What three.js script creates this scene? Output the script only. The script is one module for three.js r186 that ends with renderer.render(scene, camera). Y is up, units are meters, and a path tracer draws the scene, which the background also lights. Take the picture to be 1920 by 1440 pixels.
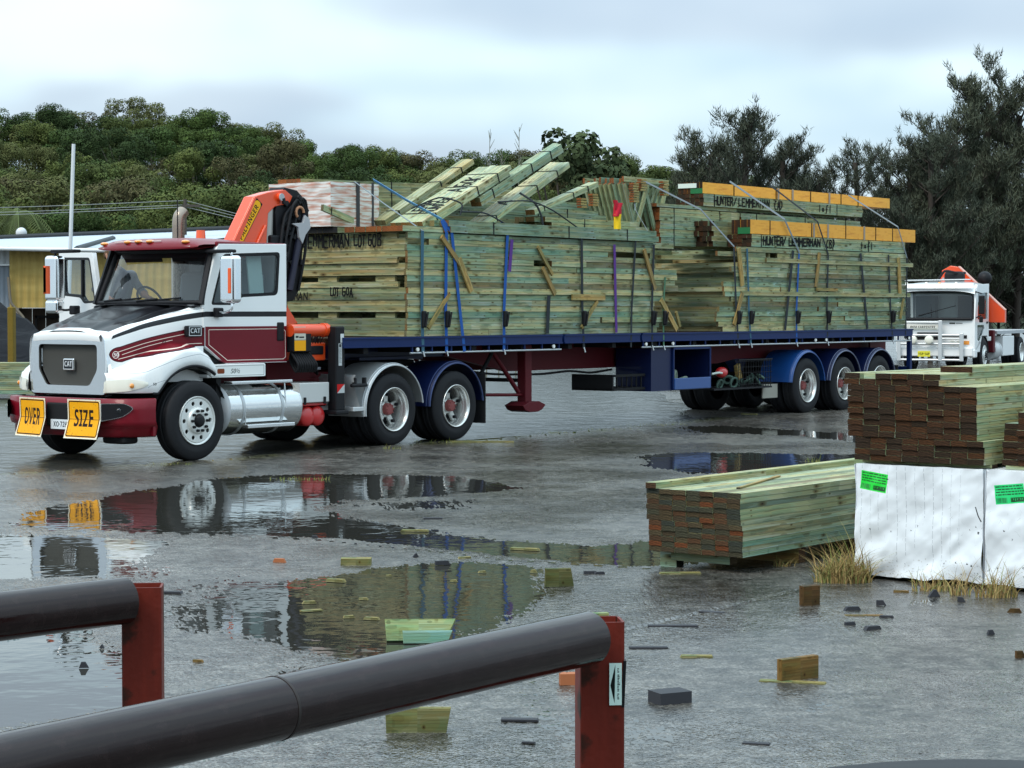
import * as THREE from 'three';
import { mergeGeometries, mergeVertices, toCreasedNormals } from 'three/addons/utils/BufferGeometryUtils.js';
import { MarchingCubes } from 'three/addons/objects/MarchingCubes.js';
import { RoundedBoxGeometry } from 'three/addons/geometries/RoundedBoxGeometry.js';

// ---------------------------------------------------------------- camera, sky, sun, exposure
const scene = new THREE.Scene();
const FOCAL = 4000, EYE = 1.89, PITCH = Math.atan(140 / FOCAL);
const camera = new THREE.PerspectiveCamera(2 * Math.atan(720 / FOCAL) * 180 / Math.PI, 4 / 3, 0.1, 6000);
camera.position.set(0, EYE, 0);
camera.rotation.x = -PITCH;
const renderer = new THREE.WebGLRenderer({ antialias: true });
renderer.setSize(1024, 768);
renderer.toneMapping = THREE.LinearToneMapping;
renderer.toneMappingExposure = 1.3;
renderer.shadowMap.enabled = true;

function rng(a) { return () => { a |= 0; a = a + 0x6D2B79F5 | 0; let t = Math.imul(a ^ a >>> 15, 1 | a); t = t + Math.imul(t ^ t >>> 7, 61 | t) ^ t; return ((t ^ t >>> 14) >>> 0) / 4294967296; }; }
const R0 = rng(7), rr = (a, b, r = R0) => a + (b - a) * r(), pick = (a, r = R0) => a[Math.floor(r() * a.length)];
const hash = (x, y, z) => { let h = Math.imul(x, 374761393) + Math.imul(y, 668265263) + Math.imul(z, 2147483647 ^ 0x5bd1e995); h = Math.imul(h ^ h >>> 13, 1274126177); return ((h ^ h >>> 16) >>> 0) / 4294967296; };
function vnoise(x, y, z = 0) {
  const X = Math.floor(x), Y = Math.floor(y), Z = Math.floor(z), fx = x - X, fy = y - Y, fz = z - Z;
  const u = fx * fx * (3 - 2 * fx), v = fy * fy * (3 - 2 * fy), w = fz * fz * (3 - 2 * fz), L = (a, b, t) => a + (b - a) * t;
  const p = k => L(L(hash(X, Y, Z + k), hash(X + 1, Y, Z + k), u), L(hash(X, Y + 1, Z + k), hash(X + 1, Y + 1, Z + k), u), v);
  return w ? L(p(0), p(1), w) : p(0);
}
const fbm = (x, y, z = 0, n = 4) => { let s = 0, a = .5, t = 0; for (let i = 0; i < n; i++) { s += a * vnoise(x, y, z); t += a; a *= .5; x = x * 2.03 + 17.1; y = y * 2.03 + 3.7; z = z * 2.03 + 5.3; } return s / t; };
const sstep = (a, b, x) => { const t = Math.min(1, Math.max(0, (x - a) / (b - a))); return t * t * (3 - 2 * t); };
const mixc = (a, b, t) => a.map((v, i) => v + (b[i] - v) * t);

{ // overcast sky: an even grey-blue cloud deck, broken into paler and greyer sheets, brighter towards the zenith
  const W = 1024, Hh = 512, d = new Float32Array(W * Hh * 4);
  for (let j = 0; j < Hh; j++) for (let i = 0; i < W; i++) {
    const el = ((j + .5) / Hh - .5) * Math.PI, az = ((i + .5) / W - .5) * 2 * Math.PI, o = (j * W + i) * 4;
    const k = 1 / (Math.max(Math.sin(el), 0) + .12), x = Math.cos(az) * Math.cos(el) * k, z = Math.sin(az) * Math.cos(el) * k;
    const n = fbm(x * 2.1 + 31, z * 2.1 + 9, 2.3, 6), m = fbm(x * .45 + 3, z * .45 + 40, 7.7, 4);
    const c = sstep(.28, .72, .62 * n + .38 * m);
    let col = mixc([.355, .495, .60], [.61, .735, .79], c);
    const g = sstep(.50, .66, fbm(x * 1.3 + 74, z * 1.3 + 13, 1.1, 5)) * .55;
    col = mixc(col, [.315, .375, .47], g);
    const up = Math.max(0, Math.sin(el)), f = 1.0 + 1.8 * up;
    const low = el < 0 ? .45 : 1;
    d[o] = col[0] * f * low; d[o + 1] = col[1] * f * low; d[o + 2] = col[2] * f * low; d[o + 3] = 1;
  }
  const t = new THREE.DataTexture(d, W, Hh, THREE.RGBAFormat, THREE.FloatType);
  t.mapping = THREE.EquirectangularReflectionMapping; t.magFilter = t.minFilter = THREE.LinearFilter; t.needsUpdate = true;
  scene.background = t; scene.environment = t;
}
const sun = new THREE.DirectionalLight(0xfff4e6, 1.5);
sun.position.set(-30, 60, 8); sun.target.position.set(0, 0, -30);
sun.castShadow = true; sun.shadow.radius = 45;
Object.assign(sun.shadow.camera, { left: -60, right: 60, top: 60, bottom: -60, near: 1, far: 200 }); sun.shadow.mapSize.set(2048, 2048);
scene.add(sun, sun.target);

// ---------------------------------------------------------------- pixel directions and the truck's line
const V = (x, y, z) => new THREE.Vector3(x, y, z);
function rayOf(px, py) { const a = (px - 960) / FOCAL, b = (720 - py) / FOCAL, c = Math.cos(PITCH), s = Math.sin(PITCH); return V(a, b * c - s, -(c + b * s)); }
function ground(px, py, y = 0) { const d = rayOf(px, py), t = (y - EYE) / d.y; return V(0, EYE, 0).addScaledVector(d, t); }
function atDepth(px, py, dz) { const d = rayOf(px, py); return V(0, EYE, 0).addScaledVector(d, dz / -d.z); }
const TURN = Math.atan2(.7962, .6050);                  // the truck's line: local x runs rearwards, local z to its near side
const EX = V(.6050, 0, -.7962), EZ = V(.7962, 0, .6050), ORG = V(-4.9256, 0, -27.3800);

// ---------------------------------------------------------------- building helpers
const taken = {};
function numbered(n) { const k = taken[n] = (taken[n] ?? -1) + 1; return k ? n + '_' + String(k).padStart(3, '0') : n; }
function tag(o, label, category, group, kind) { Object.assign(o.userData, { label, category }); if (group) o.userData.group = group; if (kind) o.userData.kind = kind; return o; }
function thing(name, label, category, p, turn = 0, group) { const o = new THREE.Group(); o.name = numbered(name); o.position.copy(p); o.rotation.y = turn; scene.add(o); return tag(o, label, category, group); }
const onTruck = (name, label, category, s, y, z, group) => thing(name, label, category, ORG.clone().addScaledVector(EX, s).addScaledVector(EZ, z).setY(y), TURN, group);
function sub(parent, name, x = 0, y = 0, z = 0) { const o = new THREE.Group(); o.name = name; o.position.set(x, y, z); parent.add(o); return o; }
function norm(gs) { return gs.map(g => { let q = g.index ? g.toNonIndexed() : g; for (const k of Object.keys(q.attributes)) if (!['position', 'normal', 'uv'].includes(k)) q.deleteAttribute(k); if (!q.attributes.uv) q.setAttribute('uv', new THREE.BufferAttribute(new Float32Array(q.attributes.position.count * 2), 2)); return q; }); }
function join(gs) { return Array.isArray(gs) ? (gs.length === 1 ? gs[0] : mergeGeometries(norm(gs))) : gs; }
function part(parent, name, gs, mat, x = 0, y = 0, z = 0) { const m = new THREE.Mesh(join(gs), mat); m.name = parent === scene ? numbered(name) : name; m.position.set(x, y, z); m.castShadow = m.receiveShadow = true; parent.add(m); return m; }
function structure(name, gs, mat) { const m = part(scene, name, gs, mat); m.userData.kind = 'structure'; return m; }
const mv = (g, x = 0, y = 0, z = 0, rx = 0, ry = 0, rz = 0) => { if (rx) g.rotateX(rx); if (ry) g.rotateY(ry); if (rz) g.rotateZ(rz); return g.translate(x, y, z); };
const bx = (x0, x1, y0, y1, z0, z1) => metreBox(x1 - x0, y1 - y0, z1 - z0).clone().translate((x0 + x1) / 2, (y0 + y1) / 2, (z0 + z1) / 2);
const rbx = (x0, x1, y0, y1, z0, z1, r = .02, n = 2) => new RoundedBoxGeometry(x1 - x0, y1 - y0, z1 - z0, n, Math.min(r, (x1 - x0) / 2.01, (y1 - y0) / 2.01, (z1 - z0) / 2.01)).translate((x0 + x1) / 2, (y0 + y1) / 2, (z0 + z1) / 2);
const boxCache = {};
function metreBox(L, h, w) { // a box along x with uv in metres; group 1 = its two ends
  const k = [L, h, w].map(v => v.toFixed(3)).join();
  if (boxCache[k]) return boxCache[k];
  const g = new THREE.BoxGeometry(L, h, w), p = g.attributes.position, u = g.attributes.uv;
  for (let i = 0; i < 24; i++) { const f = i >> 2; if (f < 2) u.setXY(i, p.getZ(i) + w / 2, p.getY(i) + h / 2); else if (f < 4) u.setXY(i, p.getX(i) + L / 2, p.getZ(i) + w / 2); else u.setXY(i, p.getX(i) + L / 2, p.getY(i) + h / 2); }
  g.clearGroups(); g.addGroup(0, 12, 1); g.addGroup(12, 24, 0);
  return boxCache[k] = g;
}
function cyl(r0, r1, len, axis, x, y, z, n = 24) { const g = new THREE.CylinderGeometry(r0, r1, len, n); if (axis === 'x') g.rotateZ(Math.PI / 2); if (axis === 'z') g.rotateX(Math.PI / 2); return g.translate(x, y, z); }
function tube(pts, r, n = 8, seg, closed = false) { const c = new THREE.CatmullRomCurve3(pts.map(p => Array.isArray(p) ? V(...p) : p), closed, 'catmullrom', .35); return new THREE.TubeGeometry(c, seg ?? pts.length * 6, r, n, closed); }
function bar(a, b, r, n = 8, r1 = r) { const A = Array.isArray(a) ? V(...a) : a, B = Array.isArray(b) ? V(...b) : b, d = B.clone().sub(A), L = d.length(), g = new THREE.CylinderGeometry(r1, r, L, n); g.applyQuaternion(new THREE.Quaternion().setFromUnitVectors(V(0, 1, 0), d.divideScalar(L))); return g.translate((A.x + B.x) / 2, (A.y + B.y) / 2, (A.z + B.z) / 2); }
function flat(a, b, w, t, up = V(0, 0, 1)) { // flat strip from a to b: w across, t thick (along up)
  const A = Array.isArray(a) ? V(...a) : a, B = Array.isArray(b) ? V(...b) : b, x = B.clone().sub(A), L = x.length(); x.divideScalar(L);
  const y = up.clone().cross(x).normalize(), z = x.clone().cross(y), g = metreBox(L, w, t).clone(); g.clearGroups();
  return g.applyMatrix4(new THREE.Matrix4().makeBasis(x, y, z).setPosition(A.add(B).multiplyScalar(.5)));
}
function ext(pts, depth, bevel = 0, holes = []) { // polygon in x,y extruded along +z
  const s = new THREE.Shape(pts.map(p => new THREE.Vector2(p[0], p[1]))); for (const h of holes) s.holes.push(new THREE.Path(h.map(p => new THREE.Vector2(p[0], p[1]))));
  return new THREE.ExtrudeGeometry(s, { depth, bevelEnabled: bevel > 0, bevelThickness: bevel, bevelSize: bevel, bevelSegments: 2, curveSegments: 12 });
}
function loft(rows, close = false) { // rows of equally many points -> a skin
  const n = rows[0].length, P = [], U = [], I = [];
  rows.forEach((r, j) => r.forEach((p, i) => { P.push(...p.slice(0, 3)); U.push(i / (n - 1), j / (rows.length - 1)); }));
  for (let j = 0; j + 1 < rows.length; j++) for (let i = 0; i + 1 < n; i++) { const a = j * n + i, b = a + 1, c = a + n, d = c + 1; I.push(a, c, b, b, c, d); }
  const g = new THREE.BufferGeometry(); g.setAttribute('position', new THREE.Float32BufferAttribute(P, 3)); g.setAttribute('uv', new THREE.Float32BufferAttribute(U, 2)); g.setIndex(I); g.computeVertexNormals(); return g;
}
function roundPoly(pts, r, n = 5) { // polygon with rounded corners
  const out = [], m = pts.length;
  pts.forEach((p, i) => { const a = pts[(i + m - 1) % m], b = pts[(i + 1) % m], la = Math.hypot(a[0] - p[0], a[1] - p[1]), lb = Math.hypot(b[0] - p[0], b[1] - p[1]), k = Math.min(p[2] ?? r, la * .45, lb * .45); const A = [p[0] + (a[0] - p[0]) * k / la, p[1] + (a[1] - p[1]) * k / la], B = [p[0] + (b[0] - p[0]) * k / lb, p[1] + (b[1] - p[1]) * k / lb]; for (let t = 0; t <= n; t++) { const q = t / n; out.push([(1 - q) ** 2 * A[0] + 2 * q * (1 - q) * p[0] + q * q * B[0], (1 - q) ** 2 * A[1] + 2 * q * (1 - q) * p[1] + q * q * B[1]]); } });
  return out;
}
const mir = g => { g = g.clone(); g.scale(1, 1, -1); const ix = g.index; if (ix) for (let i = 0; i < ix.count; i += 3) { const a = ix.getX(i); ix.setX(i, ix.getX(i + 2)); ix.setX(i + 2, a); } else { for (const k of Object.keys(g.attributes)) { const at = g.attributes[k], s = at.itemSize; for (let i = 0; i < at.count; i += 3) for (let c = 0; c < s; c++) { const a = at.array[i * s + c]; at.array[i * s + c] = at.array[(i + 2) * s + c]; at.array[(i + 2) * s + c] = a; } } } return g; };

// ---------------------------------------------------------------- textures and materials
function canvasTex(w, h, draw, srgb = true, rep = true) { const c = document.createElement('canvas'); c.width = w; c.height = h; draw(c.getContext('2d'), w, h); const t = new THREE.CanvasTexture(c); if (srgb) t.colorSpace = THREE.SRGBColorSpace; if (rep) t.wrapS = t.wrapT = THREE.RepeatWrapping; return t; }
function dataTex(w, h, f, srgb, rep = true) { const d = new Uint8Array(w * h * 4); for (let j = 0; j < h; j++) for (let i = 0; i < w; i++) { const c = f(i, j), o = (j * w + i) * 4; for (let k = 0; k < 3; k++) d[o + k] = Math.max(0, Math.min(255, (Array.isArray(c) ? c[k] : c) * 255)); d[o + 3] = 255; } const t = new THREE.DataTexture(d, w, h); t.magFilter = THREE.LinearFilter; t.minFilter = THREE.LinearMipmapLinearFilter; t.generateMipmaps = true; if (srgb) t.colorSpace = THREE.SRGBColorSpace; if (rep) t.wrapS = t.wrapT = THREE.RepeatWrapping; t.needsUpdate = true; return t; }
const S = (r, g, b) => new THREE.Color().setRGB(r, g, b);
const std = (c, rough, metal = 0, o = {}) => new THREE.MeshPhysicalMaterial({ specularIntensity: .4, color: Array.isArray(c) ? S(...c) : c, roughness: rough, metalness: metal, ...o });
const phys = (c, rough, metal = 0, o = {}) => new THREE.MeshPhysicalMaterial({ color: Array.isArray(c) ? S(...c) : c, roughness: rough, metalness: metal, ...o });
const tileNoise = (px, py, n, seed, w) => { // noise that repeats after n cells over w pixels
  const x = px / w * n, y = py / w * n, X = Math.floor(x), Y = Math.floor(y), fx = x - X, fy = y - Y, u = fx * fx * (3 - 2 * fx), v = fy * fy * (3 - 2 * fy), h = (a, b) => hash(((a % n) + n) % n, ((b % n) + n) % n, seed);
  return (h(X, Y) * (1 - u) + h(X + 1, Y) * u) * (1 - v) + (h(X, Y + 1) * (1 - u) + h(X + 1, Y + 1) * u) * v;
};
// treated pine: ten strips of grain with knots and blotches of preservative, 0.1 m each
const pineMap = canvasTex(2048, 1024, (c, w, h) => {
  const r = rng(11), strip = h / 10;
  for (let k = 0; k < 10; k++) {
    const y0 = k * strip; c.save(); c.beginPath(); c.rect(0, y0, w, strip); c.clip();
    c.fillStyle = pick(['#d9d5be', '#d4d2b8', '#cfd3c0', '#dcd3b2', '#cbd0bd'], r); c.fillRect(0, y0, w, strip);
    for (let i = 0; i < 60; i++) { const x = r() * w, ww = 60 + r() * 420; c.fillStyle = pick(['rgba(150,178,140,.2)', 'rgba(236,216,150,.22)', 'rgba(120,170,150,.2)', 'rgba(196,156,90,.18)', 'rgba(100,112,82,.2)'], r); c.beginPath(); c.ellipse(x, y0 + r() * strip, ww, 8 + r() * 36, 0, 0, 7); c.fill(); }
    for (let i = 0; i < 46; i++) { const y = y0 + r() * strip; c.strokeStyle = `rgba(${80 + r() * 40 | 0},${74 + r() * 34 | 0},${40 + r() * 26 | 0},${.08 + r() * .22})`; c.lineWidth = .6 + r() * 2.4; c.beginPath(); const p = r() * 9, q = 2 + r() * 7; for (let x = 0; x <= w; x += 32) c.lineTo(x, y + Math.sin(x * .004 + p) * q + Math.sin(x * .011 + p * 2) * 1.6); c.stroke(); }
    for (let i = 0; i < 5; i++) { const x = r() * w, y = y0 + (.15 + .7 * r()) * strip, s = 4 + r() * r() * 20; for (let q = 5; q > 0; q--) { c.fillStyle = `rgba(${70 + q * 10},${52 + q * 10},${24 + q * 7},${.16 + .1 * (5 - q)})`; c.beginPath(); c.ellipse(x, y, s * q * .55, s * q * .34, 0, 0, 7); c.fill(); } c.fillStyle = 'rgba(52,38,18,.8)'; c.beginPath(); c.ellipse(x, y, s * .5, s * .45, 0, 0, 7); c.fill(); }
    for (let i = 0; i < 26; i++) { c.fillStyle = pick([`rgba(60,62,44,${.1 + r() * .24})`, `rgba(96,74,36,${.1 + r() * .26})`, `rgba(60,92,76,${.1 + r() * .24})`], r); c.beginPath(); c.ellipse(r() * w, y0 + r() * strip, 6 + r() * 70, 4 + r() * 16, 0, 0, 7); c.fill(); }
    c.restore();
  }
});
const endMap = dataTex(256, 256, (i, j) => { const x = (i - 70) / 256, y = (j + 90) / 256, d = Math.hypot(x, y) + .03 * tileNoise(i, j, 8, 3, 256); const g = .5 + .5 * Math.sin(d * 95); const v = .62 + .25 * g + .22 * (tileNoise(i, j, 32, 5, 256) - .5) + .16 * (tileNoise(i, j, 128, 9, 256) - .5); return [v, v * .95, v * .88]; }, true);
endMap.repeat.set(4, 4);
const roughNoise = dataTex(256, 256, (i, j) => .5 * tileNoise(i, j, 16, 1, 256) + .3 * tileNoise(i, j, 64, 2, 256) + .2 * tileNoise(i, j, 128, 4, 256), false);
const grainBump = dataTex(512, 256, (i, j) => .6 * tileNoise(i, j * 12, 24, 31, 512) + .4 * tileNoise(i * .5, j * 20, 64, 33, 512), false); grainBump.repeat.set(.8, 2);
function woodSet(tints, seed, rough = .62) { const r = rng(seed); return tints.map((c, i) => { const m = pineMap.clone(); m.repeat.set(.31, 1); m.offset.set(r(), Math.floor(r() * 10) / 10 + .004); m.needsUpdate = true; return std([c[0] * .97, c[1], Math.min(1, c[2] * 1.3)], rough, 0, { map: m, bumpMap: grainBump, bumpScale: .0015 }); }); }
const ends = a => a.map(c => std(c, .8, 0, { map: endMap }));
// wet treated pine, tinted from straw yellow to preservative green
const W_MIX = woodSet([[.76, .80, .60], [.86, .82, .56], [.56, .72, .60], [.94, .83, .54], [.50, .68, .58], [.74, .68, .48], [.48, .52, .42], [1, .88, .58], [.64, .80, .68], [.50, .43, .30], [.70, .76, .62], [.84, .88, .70], [.60, .62, .48], [.42, .50, .42]], 21);
const W_OLIVE = woodSet([[.66, .66, .48], [.72, .67, .46], [.59, .64, .48], [.78, .70, .46], [.48, .50, .37], [.66, .58, .38]], 22);
const W_BLUE = woodSet([[.48, .78, .70], [.52, .80, .70], [.48, .72, .62], [.62, .78, .66]], 23);
const W_GREEN = woodSet([[.66, .78, .64], [.72, .80, .66], [.58, .70, .58], [.76, .78, .60], [.52, .62, .52]], 24);
const W_PALE = woodSet([[.92, .97, .74], [.88, .93, .72], [.96, .95, .72], [.86, .93, .76]], 25, .5);
const W_STRAW = woodSet([[.92, .86, .58], [.86, .82, .58], [.97, .90, .64], [.76, .76, .56]], 26);
const lvlMap = canvasTex(1024, 128, (c, w, h) => { const r = rng(5); c.fillStyle = '#f6efe2'; c.fillRect(0, 0, w, h); for (let i = 0; i < 260; i++) { c.fillStyle = pick(['rgba(190,130,70,.10)', 'rgba(255,250,220,.25)', 'rgba(150,90,40,.10)'], r); c.fillRect(r() * w, r() * h, 40 + r() * 300, 1 + r() * 4); } });
const W_LVL = [[.90, .47, .07], [.88, .43, .06]].map(c => std(c, .42, 0, { map: lvlMap }));
const W_DUN = woodSet([[.80, .52, .24], [.72, .48, .23], [.84, .58, .28]], 28);
const E_MIX = ends([[.30, .26, .13], [.34, .22, .10], [.26, .27, .17], [.38, .2, .08], [.22, .2, .12], [.28, .16, .07]]);
const E_BROWN = ends([[.058, .034, .020], [.074, .038, .021], [.050, .033, .022], [.088, .042, .020], [.044, .030, .019], [.10, .045, .019]]);
const E_RED = ends([[.42, .15, .05], [.36, .13, .05], [.30, .12, .05]]);
const M = {
  white: phys([.80, .80, .79], .32, 0, { clearcoat: .8, clearcoatRoughness: .12 }),
  maroon: phys([.17, .004, .012], .4, 0, { specularIntensity: .4, clearcoat: .3, clearcoatRoughness: .1 }),
  black: phys([.008, .008, .010], .3, 0, { specularIntensity: .35, clearcoat: .12, clearcoatRoughness: .06 }),
  rubber: std([.016, .016, .018], .72, 0, { bumpMap: roughNoise, bumpScale: .002 }),
  plastic: std([.010, .010, .012], .5),
  dark: std([.014, .014, .015], .8),
  chrome: std([.90, .91, .92], .1, 1),
  alu: std([.72, .73, .73], .27, 1, { roughnessMap: null }),
  dullalu: std([.60, .61, .61], .38, .55),
  galv: std([.50, .52, .53], .5, .7),
  orange: phys([.80, .075, .012], .35, 0, { clearcoat: .5, clearcoatRoughness: .2 }),
  red: phys([.55, .02, .02], .35, 0, { clearcoat: .5 }),
  chassisRed: std([.10, .008, .013], .55),
  blue: phys([.004, .018, .09], .5, 0, { specularIntensity: .4, clearcoat: .05, clearcoatRoughness: .3 }),
  guardBlue: phys([.008, .06, .23], .36, 0, { clearcoat: .35, clearcoatRoughness: .2 }),
  navy: phys([.004, .010, .05], .42, 0, { specularIntensity: .5, clearcoat: .1 }),
  glass: phys([.86, .90, .90], .02, 0, { transmission: 1, thickness: 0, ior: 1.5 }),
  tint: phys([.45, .52, .52], .02, 0, { transmission: 1, thickness: 0, ior: 1.5 }),
  amber: phys([.85, .30, .03], .25, 0, { clearcoat: 1 }),
  lens: phys([.80, .77, .66], .12, 0, { clearcoat: 1 }),
  beacon: phys([.85, .10, .01], .3, 0, { clearcoat: 1 }),
  seat: std([.20, .22, .24], .9), dash: std([.10, .105, .11], .8), paper: std([.62, .68, .62], .9),
  wornGrey: std([.42, .43, .44], .6),
};
const carbon = dataTex(128, 128, (i, j) => (.5 + .5 * Math.sin(i / 128 * 2 * Math.PI * 16)) * (.5 + .5 * Math.sin(j / 128 * 2 * Math.PI * 16)), false);

// ---------------------------------------------------------------- the yard: one sheet of worn asphalt, hollowed where the puddles stand
const POOLS = [ // outlines read off the ground; [depth in mm, points]
  [9, [[-400, 925], [0, 889], [200, 878], [360, 864], [740, 833], [900, 826], [1060, 811], [1200, 800], [1300, 786], [1300, 760], [1250, 745], [1240, 715], [1180, 690], [900, 676], [500, 676], [-400, 676]]],
  [8, [[30, 962], [110, 945], [190, 937], [260, 918], [330, 908], [400, 896], [560, 889], [720, 889], [860, 893], [930, 905], [985, 915], [900, 924], [810, 931], [660, 938], [590, 948], [640, 968], [760, 984], [870, 1001], [970, 1012], [1090, 1020], [1180, 1020], [1235, 1012], [1290, 1012], [1330, 1060], [1200, 1066], [1040, 1062], [960, 1050], [800, 1030], [650, 1013], [420, 1003], [170, 998], [30, 985]]],
  [7, [[560, 1082], [660, 1066], [780, 1052], [900, 1048], [1010, 1056], [1060, 1066], [1040, 1100], [1000, 1130], [920, 1165], [860, 1185], [740, 1240], [640, 1250], [540, 1225], [470, 1185], [430, 1140], [470, 1105]]],
  [7, [[1184, 858], [1240, 849], [1400, 848], [1560, 851], [1700, 853], [1700, 868], [1560, 872], [1460, 885], [1290, 890], [1220, 880]]],
  [6, [[1262, 800], [1350, 797], [1480, 806], [1660, 818], [1660, 836], [1500, 818], [1300, 812]]],
  [6, [[-300, 1005], [150, 1005], [330, 1014], [300, 1040], [250, 1078], [90, 1086], [-300, 1088]]],
  [6, [[-400, 1215], [60, 1170], [180, 1180], [250, 1235], [330, 1270], [300, 1320], [150, 1350], [0, 1372], [-400, 1480]]],
  [5, [[1600, 1130], [1680, 1118], [1800, 1118], [1830, 1130], [1760, 1142], [1650, 1144]]],
  [4, [[300, 1290], [440, 1270], [560, 1240], [620, 1250], [500, 1300], [360, 1330]]],
];
// damp stretches where water stands between the stones
const DAMP = [[[840, 1300], [1000, 1260], [1150, 1330], [1380, 1350], [1400, 1440], [900, 1460]], [[1540, 1240], [1640, 1220], [1700, 1260], [1560, 1290]], [[60, 1090], [330, 1040], [560, 1060], [540, 1130], [430, 1200], [250, 1180]], [[1400, 1330], [1560, 1300], [1640, 1330], [1480, 1380]], [[1680, 1180], [1900, 1170], [1920, 1240], [1760, 1240]], [[930, 840], [1060, 842], [1060, 848], [930, 846]], [[560, 945], [900, 930], [1000, 940], [760, 965], [640, 960]]].map(p => [0, p]);
const toGround = a => a.map(([d, p]) => { const q = p.map(([x, y]) => { const g = ground(x, y); return [g.x, g.z]; }); return { d, q, x0: Math.min(...q.map(v => v[0])) - 1.5, x1: Math.max(...q.map(v => v[0])) + 1.5, z0: Math.min(...q.map(v => v[1])) - 1.5, z1: Math.max(...q.map(v => v[1])) + 1.5 }; });
const pools = toGround(POOLS), damp = toGround(DAMP);
function sdf(q, x, z) { let d = 1e9, c = 1; for (let i = 0, j = q.length - 1; i < q.length; j = i++) { const ex = q[j][0] - q[i][0], ez = q[j][1] - q[i][1], wx = x - q[i][0], wz = z - q[i][1], t = Math.min(1, Math.max(0, (wx * ex + wz * ez) / (ex * ex + ez * ez))), bx = wx - ex * t, bz = wz - ez * t; d = Math.min(d, bx * bx + bz * bz); const a = z >= q[i][1], b = z < q[j][1], e = ex * wz > ez * wx; if ((a && b && e) || (!a && !b && !e)) c = -c; } return c * Math.sqrt(d); }
// slab joints and cracks, as lines on the ground
const CRACKS = [[[-200, 908], [0, 890], [365, 866], [740, 835], [900, 827], [1100, 809], [1290, 790], [1345, 784]], [[-200, 985], [160, 995], [400, 1003], [600, 1013], [800, 1033], [960, 1051], [1240, 1068], [1500, 1076]], [[1165, 1185], [1320, 1150], [1500, 1108]]].map(l => l.map(([x, y]) => { const g = ground(x, y); return [g.x, g.z]; }));
function lineDist(l, x, z) { let d = 1e9; for (let i = 0; i + 1 < l.length; i++) { const ex = l[i + 1][0] - l[i][0], ez = l[i + 1][1] - l[i][1], wx = x - l[i][0], wz = z - l[i][1], t = Math.min(1, Math.max(0, (wx * ex + wz * ez) / (ex * ex + ez * ez))); d = Math.min(d, Math.hypot(wx - ex * t, wz - ez * t)); } return d; }
function groundHeight(x, z) {
  const far = Math.hypot(x, z);
  if (far > 75 || far < 1) return .006;
  const wob = (fbm(x * .8, z * .8, 1, 3) - .5) * .5 * Math.min(1, far / 22) + (vnoise(x * 6, z * 4) - .5) * .12 + (vnoise(x * 15, z * 11) - .5) * .06;
  let k = 0, deep = 0;
  for (const p of pools) if (x > p.x0 && x < p.x1 && z > p.z0 && z < p.z1) { const s = sdf(p.q, x, z) * .9 + wob * .8, e = far * .006 + .16, t = 1 - sstep(-e * 1.9, e * 1.1, s); if (t > k) { k = t; deep = p.d * .001; } }
  let dm = 0;
  for (const p of damp) if (x > p.x0 && x < p.x1 && z > p.z0 && z < p.z1) dm = Math.max(dm, 1 - sstep(-.5, .25, sdf(p.q, x, z) + wob));
  let h = .0048 + .0046 * (fbm(x * .7 + 9, z * .7, 3, 3) - .5) * 2;
  h -= dm * .0046;
  h = h * (1 - k) - deep * k;
  for (const l of CRACKS) { const d = lineDist(l, x, z); if (d < .25) h += .004 * (1 - d / .25) * (d > .012 ? 1 : -2); }
  const g = (vnoise(x * 95, z * 95) - .5) * .0042 + (vnoise(x * 33, z * 33) - .5) * .003;
  return h + g;
}
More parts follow.
